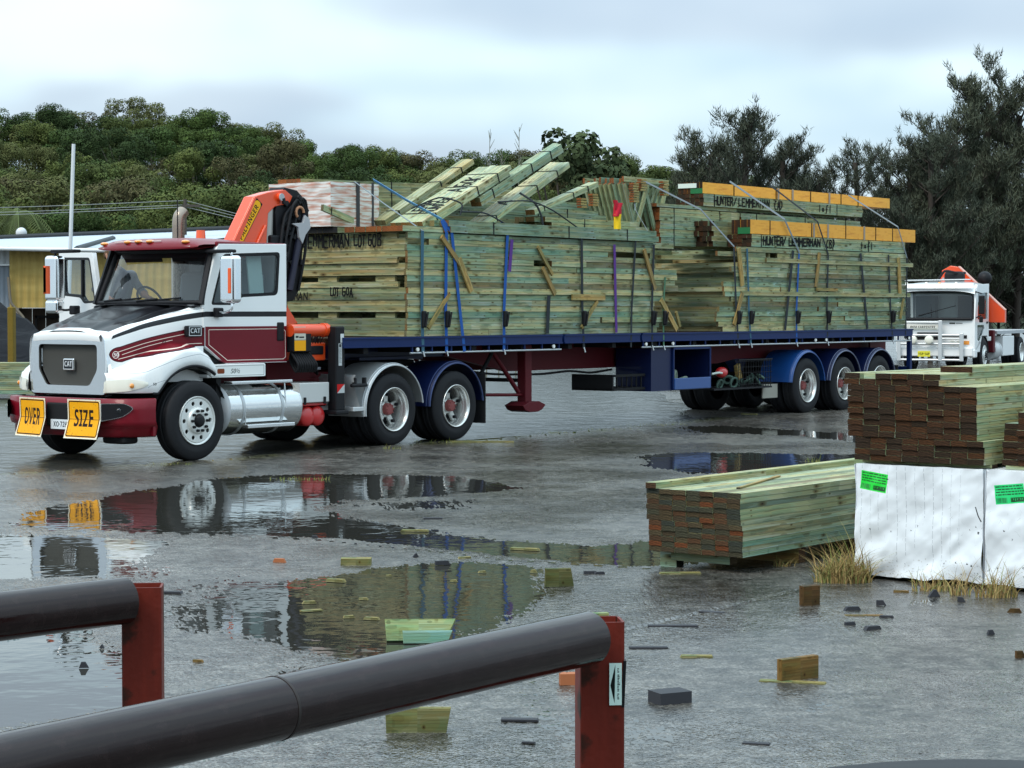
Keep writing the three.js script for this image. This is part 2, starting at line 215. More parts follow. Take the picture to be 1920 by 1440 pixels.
{
  const aggregate = dataTex(1024, 1024, (i, j) => { const n = tileNoise(i, j, 128, 61, 1024), m = tileNoise(i, j, 70, 62, 1024), l = tileNoise(i, j, 14, 63, 1024); const s = n > .76 ? .55 : n < .3 ? -.45 : 0; const v = .42 + s * .28 + (m - .5) * .24 + (l - .5) * .26; return [v, v * .985, v * .96]; }, true);
  const aggBump = dataTex(1024, 1024, (i, j) => .4 * tileNoise(i, j, 150, 71, 1024) + .35 * tileNoise(i, j, 76, 72, 1024) + .25 * tileNoise(i, j, 30, 73, 1024), false);
  const wetRough = dataTex(512, 512, (i, j) => .55 + .62 * (tileNoise(i, j, 6, 81, 512) - .5) + .5 * (tileNoise(i, j, 17, 82, 512) - .5) + .2 * (tileNoise(i, j, 128, 83, 512) - .5), false);
  aggregate.repeat.set(.9, .9); aggBump.repeat.set(.75, .75); wetRough.repeat.set(.13, .13);
  const asphalt = std([.47, .458, .435], .40, 0, { specularIntensity: 1, map: aggregate, bumpMap: aggBump, bumpScale: .0055, roughnessMap: wetRough, vertexColors: true });
  const A = [], Rr = [];
  for (let a = -180; a <= -20; a += 10) A.push(a); for (let i = 0; i <= 820; i++) A.push(-17 + 34 * i / 820); for (let a = 20; a <= 180; a += 10) A.push(a);
  Rr.push(.4, 1, 2, 3.5, 5); for (let i = 1; i <= 560; i++) Rr.push(1 / (.2 + (1 / 62 - .2) * i / 560)); Rr.push(70, 80, 100, 130, 180, 260, 400, 700, 1500, 3000);
  const nA = A.length, nR = Rr.length, P = new Float32Array(nA * nR * 3), U = new Float32Array(nA * nR * 2), C = new Float32Array(nA * nR * 3), I = new Uint32Array((nA - 1) * (nR - 1) * 6);
  let o = 0;
  for (let j = 0; j < nR; j++) for (let i = 0; i < nA; i++, o++) {
    const a = A[i] * Math.PI / 180, x = Math.sin(a) * Rr[j], z = -Math.cos(a) * Rr[j], h = groundHeight(x, z);
    P.set([x, h, z], o * 3); U.set([x, z], o * 2);
    const n = fbm(x * .35, z * .35, 5, 3), m = fbm(x * 1.7 + 4, z * 1.7, 8, 3); let c = mixc([.60, .59, .58], [1.25, 1.23, 1.19], sstep(.25, .75, n * .6 + m * .4));
    let moss = 0; if (Rr[j] < 70 && Rr[j] > 8) { const d = lineDist(CRACKS[0], x, z); if (d < .45) moss = (1 - d / .45) * sstep(.42, .62, vnoise(x * 2.2, z * 2.2)) * .8; }
    c = mixc(c, [.9, .95, .35], moss); C.set(c, o * 3);
  }
  o = 0;
  for (let j = 0; j + 1 < nR; j++) for (let i = 0; i + 1 < nA; i++) { const a = j * nA + i, b = a + 1, c = a + nA, d = c + 1; I.set([a, b, c, b, d, c], o); o += 6; }
  const g = new THREE.BufferGeometry(); g.setAttribute('position', new THREE.BufferAttribute(P, 3)); g.setAttribute('uv', new THREE.BufferAttribute(U, 2)); g.setAttribute('color', new THREE.BufferAttribute(C, 3)); g.setIndex(new THREE.BufferAttribute(I, 1)); g.computeVertexNormals();
  structure('ground', g, asphalt);
  // standing water: one level sheet that shows wherever the asphalt dips below it
  const ripple = dataTex(512, 512, (i, j) => .55 * tileNoise(i, j, 12, 91, 512) + .3 * tileNoise(i, j, 30, 92, 512) + .15 * tileNoise(i, j, 70, 93, 512), false);
  ripple.repeat.set(.35, .35);
  const sheet = (name, x0, x1, z0, z1, mat) => { const w = new THREE.PlaneGeometry(x1 - x0, z1 - z0).rotateX(-Math.PI / 2).translate((x0 + x1) / 2, 0, (z0 + z1) / 2), wu = w.attributes.uv, wp = w.attributes.position; for (let i = 0; i < wu.count; i++) wu.setXY(i, wp.getX(i), wp.getZ(i)); const m = structure(name, w, mat); m.position.copy(ORG); m.rotation.y = TURN; };
  sheet('puddle_water', -40, 40, 1.33, 60, phys([.030, .029, .024], .018, 0, { ior: 1.33, bumpMap: ripple, bumpScale: .0016 }));
  const chop = ripple.clone(); chop.repeat.set(.2, .2); chop.needsUpdate = true; // the wide shallow sheet beyond the joint is ruffled by the wind
  sheet('puddle_water', -40, 60, -60, 1.32, phys([.030, .029, .024], .24, 0, { ior: 1.33, bumpMap: chop, bumpScale: .055 }));
}

// ---------------------------------------------------------------- hills and trees behind the yard
const SKY_Y = [[-600, 190], [0, 205], [60, 212], [130, 216], [200, 222], [270, 210], [330, 236], [420, 232], [500, 240], [560, 265], [620, 276], [700, 283], [760, 291], [820, 294], [900, 300], [1160, 302], [1250, 306], [1300, 316], [1600, 360], [2600, 420]];
const skyAt = px => { for (let i = 0; i + 1 < SKY_Y.length; i++) if (px <= SKY_Y[i + 1][0]) return SKY_Y[i][1] + (SKY_Y[i + 1][1] - SKY_Y[i][1]) * Math.max(0, px - SKY_Y[i][0]) / (SKY_Y[i + 1][0] - SKY_Y[i][0]); return 420; };
const hillH = (x, d) => { const px = 960 + x / d * FOCAL, top = EYE + 330 * (580 - skyAt(px)) / FOCAL - 11.9; return Math.max(-.3, top * sstep(135, 350, d) * 1.12 * (d - 135) / 195 + (d > 330 ? -(d - 330) * .05 : 0)); };
{
  const rows = []; for (let j = 0; j <= 24; j++) { const d = 128 + j * 12, r = []; for (let i = 0; i <= 60; i++) { const x = -170 + i * 8; r.push([x, hillH(x, d) - .2, -d]); } rows.push(r); }
  structure('hill', loft(rows), std([.030, .040, .016], .95));
}
const rt = rng(1234);
// leaf clumps: small folded faces spread over the shells of many lobes
function leafCloud(lobes, size, density, r, tint) {
  const P = [], N = [], C = [], n = V(0, 0, 0), t = V(0, 0, 0), b = V(0, 0, 0), q = V(0, 0, 0);
  for (const [lx, ly, lz, R, sh] of lobes) {
    const k = Math.round(density * R * R), c0 = tint(r, sh);
    for (let i = 0; i < k; i++) {
      n.set(r() * 2 - 1, r() * 2 - 1, r() * 2 - 1).normalize(); const rad = R * (.62 + .42 * Math.sqrt(r())); q.set(lx + n.x * rad, ly + n.y * rad * .8, lz + n.z * rad);
      const m = n.clone().add(V(r() - .5, r() - .3, r() - .5).multiplyScalar(1.3)).normalize(); t.set(r() - .5, r() - .5, r() - .5).cross(m).normalize(); b.crossVectors(m, t);
      const s = size * (.6 + .8 * r()), w = s * (.5 + .4 * r()), v = .82 + .36 * r();
      const a = [q.clone().addScaledVector(t, s), q.clone().addScaledVector(b, w), q.clone().addScaledVector(t, -s), q.clone().addScaledVector(b, -w)];
      for (const e of [0, 1, 2, 0, 2, 3]) { P.push(a[e].x, a[e].y, a[e].z); N.push(m.x * .5 + n.x * .5, m.y * .5 + n.y * .5, m.z * .5 + n.z * .5); C.push(c0[0] * v, c0[1] * v, c0[2] * v); }
    }
  }
  const g = new THREE.BufferGeometry(); g.setAttribute('position', new THREE.Float32BufferAttribute(P, 3)); g.setAttribute('normal', new THREE.Float32BufferAttribute(N, 3)); g.setAttribute('color', new THREE.Float32BufferAttribute(C, 3)); g.setAttribute('uv', new THREE.Float32BufferAttribute(new Float32Array(P.length / 3 * 2), 2)); return g;
}
const leafMat = c => phys(c, .9, 0, { vertexColors: true, side: THREE.DoubleSide, specularIntensity: .25 });
const LEAVES = [[.060, .095, .028], [.046, .078, .026], [.088, .112, .036], [.036, .060, .024], [.080, .078, .040], [.070, .096, .034], [.098, .112, .046]].map(leafMat), BARK = std([.20, .17, .14], .9), DARKBARK = std([.06, .05, .042], .95);
function gumShape(seed, H, Wd, n) { const r = rng(seed), lobes = []; for (let i = 0; i < n; i++) { const a = r() * 6.28, q = Math.sqrt(r()), h = .34 + .58 * r(); lobes.push([Math.cos(a) * q * Wd * .5 * (1.15 - (h - .5) * .9), h * H, Math.sin(a) * q * Wd * .5, H * (.075 + .06 * r()), h]); } lobes.push([0, H * .9, 0, H * .13, .95]); return lobes; }
function trunkShape(lobes, H, r0, seed) { const r = rng(seed), gs = [tube([[0, -.5, 0], [r() * .3 - .15, H * .2, r() * .3], [r() * .5 - .25, H * .42, 0], [0, H * .7, 0]], r0, 6, 10)]; for (const l of lobes.slice(0, 7)) gs.push(bar([0, H * rr(.25, .45, r), 0], [l[0], l[1], l[2]], r0 * .5, 5, r0 * .15)); return gs; }
const gums = Array.from({ length: 7 }, (_, k) => { const H = 11 + (k % 3), W = 7.4 + (k % 4) * .7, lobes = gumShape(900 + k, H, W, 34); return { crown: leafCloud(lobes, .118, 250, rng(70 + k), (r, sh) => { const v = .7 + .55 * r(); return [v * 1.04, v, v * .9]; }), trunk: mergeGeometries(norm(trunkShape(lobes, H, .16, 80 + k))), H }; });
function addTree(name, lab, cat, group, v, mat, bark, x, y, z, sc, turn) { const t = thing(name, lab, cat, V(x, y, z), turn, group); t.scale.setScalar(sc); part(t, 'trunk', v.trunk, bark); part(t, 'crown', v.crown, mat); return t; }
{ let n = 0; const R = rng(55);
  for (let row = 0; row < 12; row++) { const d = row === 11 ? 334 : 148 + row * 18, step = row > 9 ? 3.5 : 4.6 + row * .12, x0 = (row > 9 ? -.28 : -.32) * d, x1 = (row > 6 ? .12 : .10) * d; for (let x = x0; x < x1; x += step * rr(.8, 1.25, R)) { const dd = d + rr(-8, 8, R) * (row > 9 ? .4 : 1), v = gums[Math.floor(R() * gums.length)], px = 960 + x / dd * FOCAL; if (row < 3 && px > 620 && px < 1000) continue; addTree('gum_tree', 'round-crowned green gum tree in the forest on the hillside', 'tree', 'gum trees covering the hillside', v, LEAVES[Math.floor(R() * 7)], BARK, x, hillH(x, dd) - .2, -dd, rr(.76, 1.0, R), R() * 6.28); n++; } }
}
// the big dark gum standing by itself above the load
{ const lobes = []; const r = rng(31); for (let i = 0; i < 34; i++) { const a = r() * 6.28, q = Math.sqrt(r()), h = .45 + .5 * r(); lobes.push([Math.cos(a) * q * 2.9 * (1.25 - .6 * Math.abs(h - .62)), h * 11.6, Math.sin(a) * q * 2.6, .55 + .5 * r(), h]); } const v = { crown: leafCloud(lobes, .16, 230, rng(32), (r) => { const q = .7 + .5 * r(); return [q, q, q]; }), trunk: mergeGeometries(norm(trunkShape(lobes, 11.6, .2, 33))) }, p = atDepth(1062, 580, 110); addTree('gum_tree', 'large dark spreading gum tree standing above the leaning beams', 'tree', undefined, v, leafMat([.050, .068, .030]), DARKBARK, p.x, 0, p.z, 1, 0); }
// she-oaks: upright dark limbs that end in tufts of fine needles
function sheOak(seed, H, W, dense) {
  const r = rng(seed), limbs = [], P = [], N = [], wood = [tube([[0, -.3, 0], [.1, H * .3, .05], [-.08, H * .6, 0], [.05, H * .92, .05]], .11, 6, 14)];
  const put = (a, dir, L, w) => { const side = V(r() - .5, r() - .5, r() - .5).cross(dir).normalize(), b = a.clone().addScaledVector(dir, L), m = side.clone().cross(dir).normalize(); for (const p of [a.clone().addScaledVector(side, w), b, a.clone().addScaledVector(side, -w)]) { P.push(p.x, p.y, p.z); N.push(m.x, Math.abs(m.y) + .3, m.z); } };
  const tuft = (p, out, k, L) => { for (let i = 0; i < k; i++) { const d = V(r() - .5, r() * .9 - .15, r() - .5).normalize().addScaledVector(out, .8).normalize(); put(p.clone().add(V(r() - .5, r() - .5, r() - .5).multiplyScalar(.25)), d, L * (.6 + .6 * r()), .010 + .010 * r()); } };
  const nL = Math.round(19 * dense); for (let i = 0; i < nL; i++) {
    const h = .12 + .8 * (i + r()) / nL, a = r() * 6.28, len = W * .6 * (1.1 - h * .62) * (.5 + .75 * r()), A = V(0, H * h, 0), B = V(Math.cos(a) * len, H * h + len * rr(.55, 1.0, r), Math.sin(a) * len); wood.push(bar(A, B, .035, 4, .012));
    const out = B.clone().sub(A).normalize(), m = 3 + Math.round(len * 2.4 * dense);
    for (let q = 0; q < m; q++) { const t = .38 + .66 * (q + r()) / m, c = A.clone().lerp(B, t), o2 = V(r() - .5, r() * .7, r() - .5).normalize(), tip = c.clone().addScaledVector(o2, .25 + .55 * r() * (1.2 - t * .4)); wood.push(bar(c, tip, .012, 3, .006)); for (let e = 0; e < 3; e++) tuft(c.clone().lerp(tip, .3 + e * .35), o2.clone().add(V(0, .5, 0)).normalize(), 17, .25); }
  }
  for (let e = 0; e < 8; e++) tuft(V(0, H * (.9 + .014 * e), 0), V(0, 1, 0), 12, .35);
  const g = new THREE.BufferGeometry(); g.setAttribute('position', new THREE.Float32BufferAttribute(P, 3)); g.setAttribute('normal', new THREE.Float32BufferAttribute(N, 3)); g.setAttribute('uv', new THREE.Float32BufferAttribute(new Float32Array(P.length / 3 * 2), 2)); return { crown: g, trunk: mergeGeometries(norm(wood)) };
}
const NEEDLE = [phys([.066, .076, .050], .8, 0, { specularIntensity: .3, side: THREE.DoubleSide }), phys([.052, .062, .043], .8, 0, { specularIntensity: .3, side: THREE.DoubleSide }), phys([.08, .088, .056], .8, 0, { specularIntensity: .3, side: THREE.DoubleSide })];
const oaks = [sheOak(1, 9, 3.6, 2.0), sheOak(2, 9, 4.4, 2.1), sheOak(3, 9, 5.2, 2.1), sheOak(4, 9, 3.2, 1.5)];
{ const L = (lab, px, topY, d, k, m = 0, fat = 1) => { const p = atDepth(px, 580, d), H = (EYE + (580 - topY) / FOCAL * d) * .95, t = addTree('she_oak', lab, 'tree', 'she-oaks behind the trailer', oaks[k], NEEDLE[m], DARKBARK, p.x, 0, p.z, H / 9.25, px * .37); t.scale.set(H / 9.25 * fat, H / 9.25, H / 9.25 * fat); };
  const one = 'dark fine-needled she-oak standing behind the trailer', own = { 1395: 'she-oak with the tallest feathery tops above the orange beams', 1605: 'slim she-oak standing alone between two gaps of sky', 1850: 'tallest dark she-oak towering over the white truck', 1335: 'she-oak rising above the flat green packs between the loads', 1740: 'broad she-oak between the slim one and the tallest one' };
  [[1395, 178, 74, 1, 1], [1335, 222, 76, 0, 0], [1465, 236, 75, 0, 1], [1530, 282, 76, 3, 0], [1605, 240, 74, 3, 1], [1300, 285, 79, 3, 0], [1360, 300, 78, 2, 1], [1430, 290, 79, 2, 0], [1500, 320, 80, 2, 1], [1560, 335, 80, 2, 1], [1705, 245, 76, 1, 0], [1745, 225, 75, 1, 1], [1790, 178, 77, 1, 0], [1850, 112, 78, 1, 0], [1905, 138, 79, 2, 0], [1690, 330, 82, 2, 1], [1760, 300, 82, 2, 1], [1830, 280, 83, 2, 1], [1900, 270, 83, 2, 0], [1730, 420, 84, 2, 1], [1800, 400, 84, 2, 1], [1870, 400, 84, 2, 1], [1930, 400, 84, 2, 1], [1250, 330, 84, 3, 0]].forEach(a => L(own[a[0]] ?? one, ...a));
}
// bare saplings whose tips stick up behind the stack
for (const [px, y] of [[912, 250], [967, 240], [935, 285]]) { const p = atDepth(px, 580, 60), H = EYE + (580 - y) / FOCAL * 60, r = rng(px), t = thing('sapling', 'thin bare sapling whose tip rises beside the leaning beams', 'tree', V(p.x, 0, p.z), 0, 'thin saplings'); part(t, 'stem', [bar([0, 0, 0], [.1, H, 0], .02, 5, .008), ...Array.from({ length: 16 }, (_, i) => { const h = H * (.72 + .27 * r()), a = r() * 6.28; return bar([.1 * h / H, h, 0], [.1 + Math.cos(a) * .16, h + .25, Math.sin(a) * .16], .01, 4, .004); })], std([.17, .17, .13], .9)); }
{ // palm
  const p = atDepth(35, 580, 90), H = EYE + (580 - 400) / FOCAL * 90, t = thing('palm_tree', 'small palm with drooping fronds behind the shed roof', 'tree', V(p.x, 0, p.z)); part(t, 'trunk', bar([0, 0, 0], [0, H, 0], .16, 10, .12), BARK); const r = rng(17);
  for (let i = 0; i < 16; i++) { const a = i * 2.4 + rr(-.4, .4, r), up = rr(-.4, 1.7, r), pts = [], gs = []; for (let q = 0; q <= 6; q++) { const s = q / 6; pts.push(V(Math.cos(a) * s * 1.6, H + up * s - 1.5 * s * s, Math.sin(a) * s * 1.6)); } gs.push(tube(pts, .02, 4, 10)); for (let q = 2; q < 22; q++) { const s = q / 22, b = V(Math.cos(a) * s * 1.6, H + up * s - 1.5 * s * s, Math.sin(a) * s * 1.6), side = V(-Math.sin(a), 0, Math.cos(a)); for (const k of [1, -1]) gs.push(bar(b, b.clone().addScaledVector(side, k * .4).add(V(0, -.3, 0)), .022, 3, .004)); } part(t, 'frond', gs, std([.10, .13, .045], .7)); } }
// ---------------------------------------------------------------- shed, pole and wires on the far side of the yard
{
  const D = 66, X = px => (px - 960) / FOCAL * D, Y = (py, d = D) => EYE + (580 - py) / FOCAL * d;
  const S1 = thing('shed', 'long low shed with pale metal roof and yellow corrugated wall', 'building', V(0, 0, -D));
  const sheet = (x0, x1, y0, y1, z, pitch, amp) => { const n = Math.round((x1 - x0) / pitch * 6), a = [], b = []; for (let i = 0; i <= n; i++) { const x = x0 + (x1 - x0) * i / n, w = Math.max(-.5, Math.min(.5, Math.sin(i / 6 * 2 * Math.PI) * 1.3)) * amp; a.push([x, y1, z + w]); b.push([x, y0, z + w]); } return loft([a, b]); };
  const yTex = dataTex(512, 256, (i, j) => { const n = fbm(i / 60, j / 24, 2, 4), q = tileNoise(i, j, 40, 8, 512); return mixc([.90, .80, .52], [.74, .63, .36], n * .8 + q * .2); }, true, true);
  const yMat = std([.66, .64, .56], .6, 0, { map: yTex });
  part(S1, 'wall_sheet', [sheet(X(26), X(640), Y(577), Y(466), .5, .24, .05)], yMat);
  part(S1, 'wall_sheet', [sheet(X(-260), X(25), Y(496), Y(462), .2, .2, .03)], std([.66, .68, .68], .5));
  part(S1, 'roller_door', [sheet(X(-260), X(25), 0, Y(498), -.1, .16, .02)], std([.33, .37, .42], .5));
  for (let i = 0; i < 26; i++) part(S1, 'board', bx(X(28) + i * .42, X(28) + i * .42 + .40, 0, Y(578), -.62, -.58), std(i % 3 ? [.045, .033, .026] : [.06, .045, .034], .9));
  part(S1, 'door_frame', [bx(X(60), X(64), 0, 1.7, -.5, -.42), bx(X(60), X(140), 1.62, 1.7, -.5, -.42), bx(X(112), X(116), 0, 1.94, -.5, -.42)], M.dark);
  part(S1, 'notice', bx(X(42), X(51), Y(668), Y(653), -.56, -.54), M.paper);
  part(S1, 'downpipe', [tube([[X(26), Y(520), .65], [X(30), Y(565), .65], [X(40), Y(580), .62], [X(55), Y(600), .6], [X(58), Y(640), .6], [X(58), 0, .6]], .045, 8)], std([.20, .17, .13], .6));
  // roof: two ribbed planes rising to a dark ridge line, with a valley between
  const plane = (p) => loft([[p[0], p[1]], [p[3], p[2]]]);
  const ribs = dataTex(256, 16, (i) => .5 + .5 * Math.sin(i / 256 * 2 * Math.PI * 16), false); ribs.repeat.set(10, 1);
  const roofM = std([.52, .58, .64], .35, .35, { bumpMap: ribs, bumpScale: .02 });
  const rp = (px, py, d) => { const q = atDepth(px, py, d); return [q.x, q.y, q.z + D]; };
  part(S1, 'roof', [plane([rp(-300, 462, 65), rp(213, 471, 65), rp(600, 424, 82), rp(-300, 460, 82)])], roofM);
  part(S1, 'roof', [plane([rp(146, 468, 65.2), rp(640, 470, 65.2), rp(640, 430, 76), rp(213, 448, 76)])], roofM);
  part(S1, 'fascia', [bar(rp(-300, 461, 64.9), rp(213, 470, 64.9), .07, 6), bar(rp(213, 470, 64.9), rp(640, 470, 64.9), .06, 6)], std([.72, .74, .74], .5));
  part(S1, 'ridge_cap', [bar(rp(-300, 457, 82), rp(600, 421, 82), .10, 6), bar(rp(144, 467, 65), rp(212, 447, 76), .1, 6)], std([.035, .04, .045], .6));
  part(S1, 'vent', [mv(new THREE.SphereGeometry(.22, 14, 10), ...rp(40, 437, 84))], std([.6, .62, .63], .4)); part(S1, 'post', [bx(X(300), X(304), 0, Y(470), .1, .2), bx(X(560), X(564), 0, Y(470), .1, .2)], M.dark);
  const B = thing('shed', 'farther white-roofed shed behind the yellow-walled one', 'building', V(atDepth(40, 580, 96).x, 0, -96)); part(B, 'wall', [bx(-8, 6, 0, 4.3, -8, 0)], std([.5, .52, .52], .6)); part(B, 'roof', [mv(bx(-8.5, 6.4, 4.6, 4.75, -9, .6), 0, 0, 0)], std([.70, .74, .78], .4));
  // heap of dark aggregate in a bay with a mossy yellow wall end
  const heap = []; for (let j = 0; j <= 24; j++) heap.push(Array.from({ length: 37 }, (_, i) => { const a = i / 36 * 6.283, R = 4.2 * j / 24; const h = Math.max(0, 3.0 * (1 - (j / 24) ** 1.15)); return [Math.cos(a) * R, h + (vnoise(Math.cos(a) * R * 3 + 9, Math.sin(a) * R * 3, 3) - .5) * .28 * (j < 24 ? 1 : 0), Math.sin(a) * R]; }));
  const gp = atDepth(-85, 580, 60); const hp = tag(part(scene, 'aggregate_heap', loft(heap), std([.014, .015, .018], .95, 0, { bumpMap: roughNoise, bumpScale: .05 })), 'dark heap of fine aggregate beside the shed', 'heap', undefined, 'stuff'); hp.position.set(gp.x - .3, 0, gp.z);
  const bw = tag(part(scene, 'bay_wall', [rbx(-.075, .075, 0, 1.95, -.3, 0, .03)], std([.34, .25, .05], .9, 0, { map: endMap })), 'mossy yellow concrete end of the aggregate bay wall', 'wall'); const bp = atDepth(19, 580, 52.5); bw.position.set(bp.x, 0, bp.z);
}
{ const p = ground(124, 720), top = atDepth(138, 270, -p.z), w = tag(part(scene, 'pole', [bar([0, 0, 0], [top.x - p.x, top.y, 0], .055, 14, .045)], std([.72, .73, .73], .35, .4)), 'tall leaning white steel pole behind the open truck door', 'pole'); w.position.copy(p).setY(0); }
{ const p = atDepth(348, 580, 78), H = EYE + (580 - 374) / FOCAL * 78, o = thing('power_pole', 'slim dark power pole with cross-arm behind the shed', 'pole', V(p.x, 0, p.z)); part(o, 'post', bar([0, 0, 0], [0, H, 0], .06, 8), DARKBARK); part(o, 'cross_arm', bx(-.1, .55, H - .28, H - .2, -.05, .05), DARKBARK); part(o, 'insulator', [cyl(.06, .06, .2, 'y', .25, H - 1.9, .1, 10), cyl(.06, .06, .2, 'y', .5, H - 1.9, .1, 10)], M.paper);
  const wires = [[[-400, 380], [348, 376]], [[-400, 396], [348, 388]], [[-400, 390], [348, 384]], [[348, 376], [640, 425]], [[348, 388], [640, 432]], [[348, 382], [640, 428]]];
  wires.forEach(([a, b]) => { const A = atDepth(a[0], a[1], 78), B = atDepth(b[0], b[1], 78), m = A.clone().lerp(B, .5); m.y -= .22; tag(part(scene, 'power_line', tube([A, m, B], .010, 5, 24), std([.25, .26, .25], .6)), 'overhead power line strung from the power pole', 'cable', 'power lines'); }); }
{ // board pack at the far edge of the yard
  const p = ground(-40, 748), o = thing('yard_board_pack', 'pack of greenish boards lying beyond the front of the truck', 'timber', V(p.x, 0, p.z), .02), r = rng(8); for (let j = 0; j < 8; j++) for (let i = 0; i < 6; i++) plankAt(o, 4.6 + rr(-.1, .3, r), .078, .1, -1.1, .1 + .083 * (j + .5), -.05 - .103 * i, pick(W_MIX, r)); for (const x of [-3, .2]) plankAt(o, .1, .1, .7, x, .05, -.3, W_OLIVE[0]); }
function plankAt(o, a, b, c, x, y, z, m) { const q = new THREE.Mesh(metreBox(a, b, c), [m, m]); q.name = 'board'; q.position.set(x, y, z); o.add(q); }

// ---------------------------------------------------------------- wheels
function tyreGeo(R = .5, w = .28, ri = .292) { // axis z, outer face at z = 0, body towards -z
  const p = [[ri, -.02], [ri + .03, -.006], [ri + .08, .004], [R - .1, .006], [R - .045, -.006], [R - .016, -.022], [R - .004, -.036], [R, -.05]];
  const full = p.map(([r, z]) => new THREE.Vector2(r, z)); for (const f of [.28, .31, .49, .52, .70, .73]) { full.push(new THREE.Vector2(R - ([.31, .49, .73].includes(f) ? .014 : 0), -w * f)); full.push(new THREE.Vector2(R - ([.28, .49, .70].includes(f) ? .014 : [.31, .52, .73].includes(f) ? 0 : 0), -w * f - .004)); }
  for (const [r, z] of p.slice().reverse()) full.push(new THREE.Vector2(r, -w - z));
  return new THREE.LatheGeometry(full, 56).rotateX(Math.PI / 2);
}
const lathe = (pts, n = 40) => new THREE.LatheGeometry(pts.map(p => new THREE.Vector2(p[0], p[1])), n).rotateX(Math.PI / 2); // pts: [radius, z]
const ring = (n, r, f, a0 = 0) => Array.from({ length: n }, (_, i) => f(Math.cos(a0 + i * 2 * Math.PI / n) * r, Math.sin(a0 + i * 2 * Math.PI / n) * r, a0 + i * 2 * Math.PI / n));
const TYRE = tyreGeo();
const polished = std([.74, .74, .71], .3, .4), steelWhite = std([.60, .60, .57], .4, .5), driveRim = std([.72, .71, .68], .26, .75), hubRed = std([.26, .075, .07], .6);
function steerWheel(parent, x, y, z, flip) {
  const w = sub(parent, 'wheel', x, y, z); if (flip) w.rotation.y = Math.PI;
  part(w, 'tyre', TYRE, M.rubber);
  const disc = new THREE.Shape(); disc.absarc(0, 0, .272, 0, 2 * Math.PI); ring(10, .222, (a, b) => { const h = new THREE.Path(); h.absarc(a, b, .031, 0, 2 * Math.PI, true); disc.holes.push(h); });
  part(w, 'rim', [lathe([[.306, -.012], [.306, .004], [.298, .008], [.286, -.004], [.27, -.012], [.268, -.1], [.29, -.16], [.306, -.27]]), new THREE.ExtrudeGeometry(disc, { depth: .012, bevelEnabled: true, bevelSize: .004, bevelThickness: .004, bevelSegments: 2, curveSegments: 18 }).translate(0, 0, -.018), lathe([[.172, -.008], [.165, .022], [.15, .034], [.09, .036], [.085, .03]])], polished);
  part(w, 'wheel_back', cyl(.27, .27, .01, 'z', 0, 0, -.09), M.dark);
  part(w, 'hub', [lathe([[.0, .075], [.05, .073], [.072, .06], [.078, .03], [.08, 0]]), ...ring(10, .128, (a, b) => cyl(.017, .019, .04, 'z', a, b, .05, 6))], M.plastic);
}
function driveWheel(parent, x, y, z, flip, dual = true) {
  const w = sub(parent, 'wheel', x, y, z); if (flip) w.rotation.y = Math.PI;
  part(w, 'tyre', dual ? [TYRE.clone(), TYRE.clone().translate(0, 0, -.31)] : TYRE, M.rubber);
  part(w, 'rim', lathe([[.308, -.01], [.308, .006], [.298, .01], [.287, -.004], [.277, -.03], [.272, -.05], [.268, -.085], [.252, -.10], [.248, -.2], [.246, -.26]]), driveRim);
  part(w, 'spokes', [...ring(5, .15, (a, b, t) => mv(new RoundedBoxGeometry(.2, .085, .05, 2, .015), 0, 0, 0, 0, 0, t).translate(a, b, -.175), .3), lathe([[.02, -.15], [.11, -.15], [.115, -.25]])], steelWhite);
  part(w, 'clamps', ring(5, .205, (a, b) => cyl(.024, .024, .05, 'z', a, b, -.13, 10), .3), M.plastic);
  part(w, 'hub', [lathe([[0, -.075], [.07, -.077], [.082, -.09], [.084, -.15], [.1, -.155]]), ...ring(8, .066, (a, b) => cyl(.009, .009, .02, 'z', a, b, -.07, 6))], hubRed);
  part(w, 'wheel_back', cyl(.246, .246, .01, 'z', 0, 0, -.262), M.dark);
}
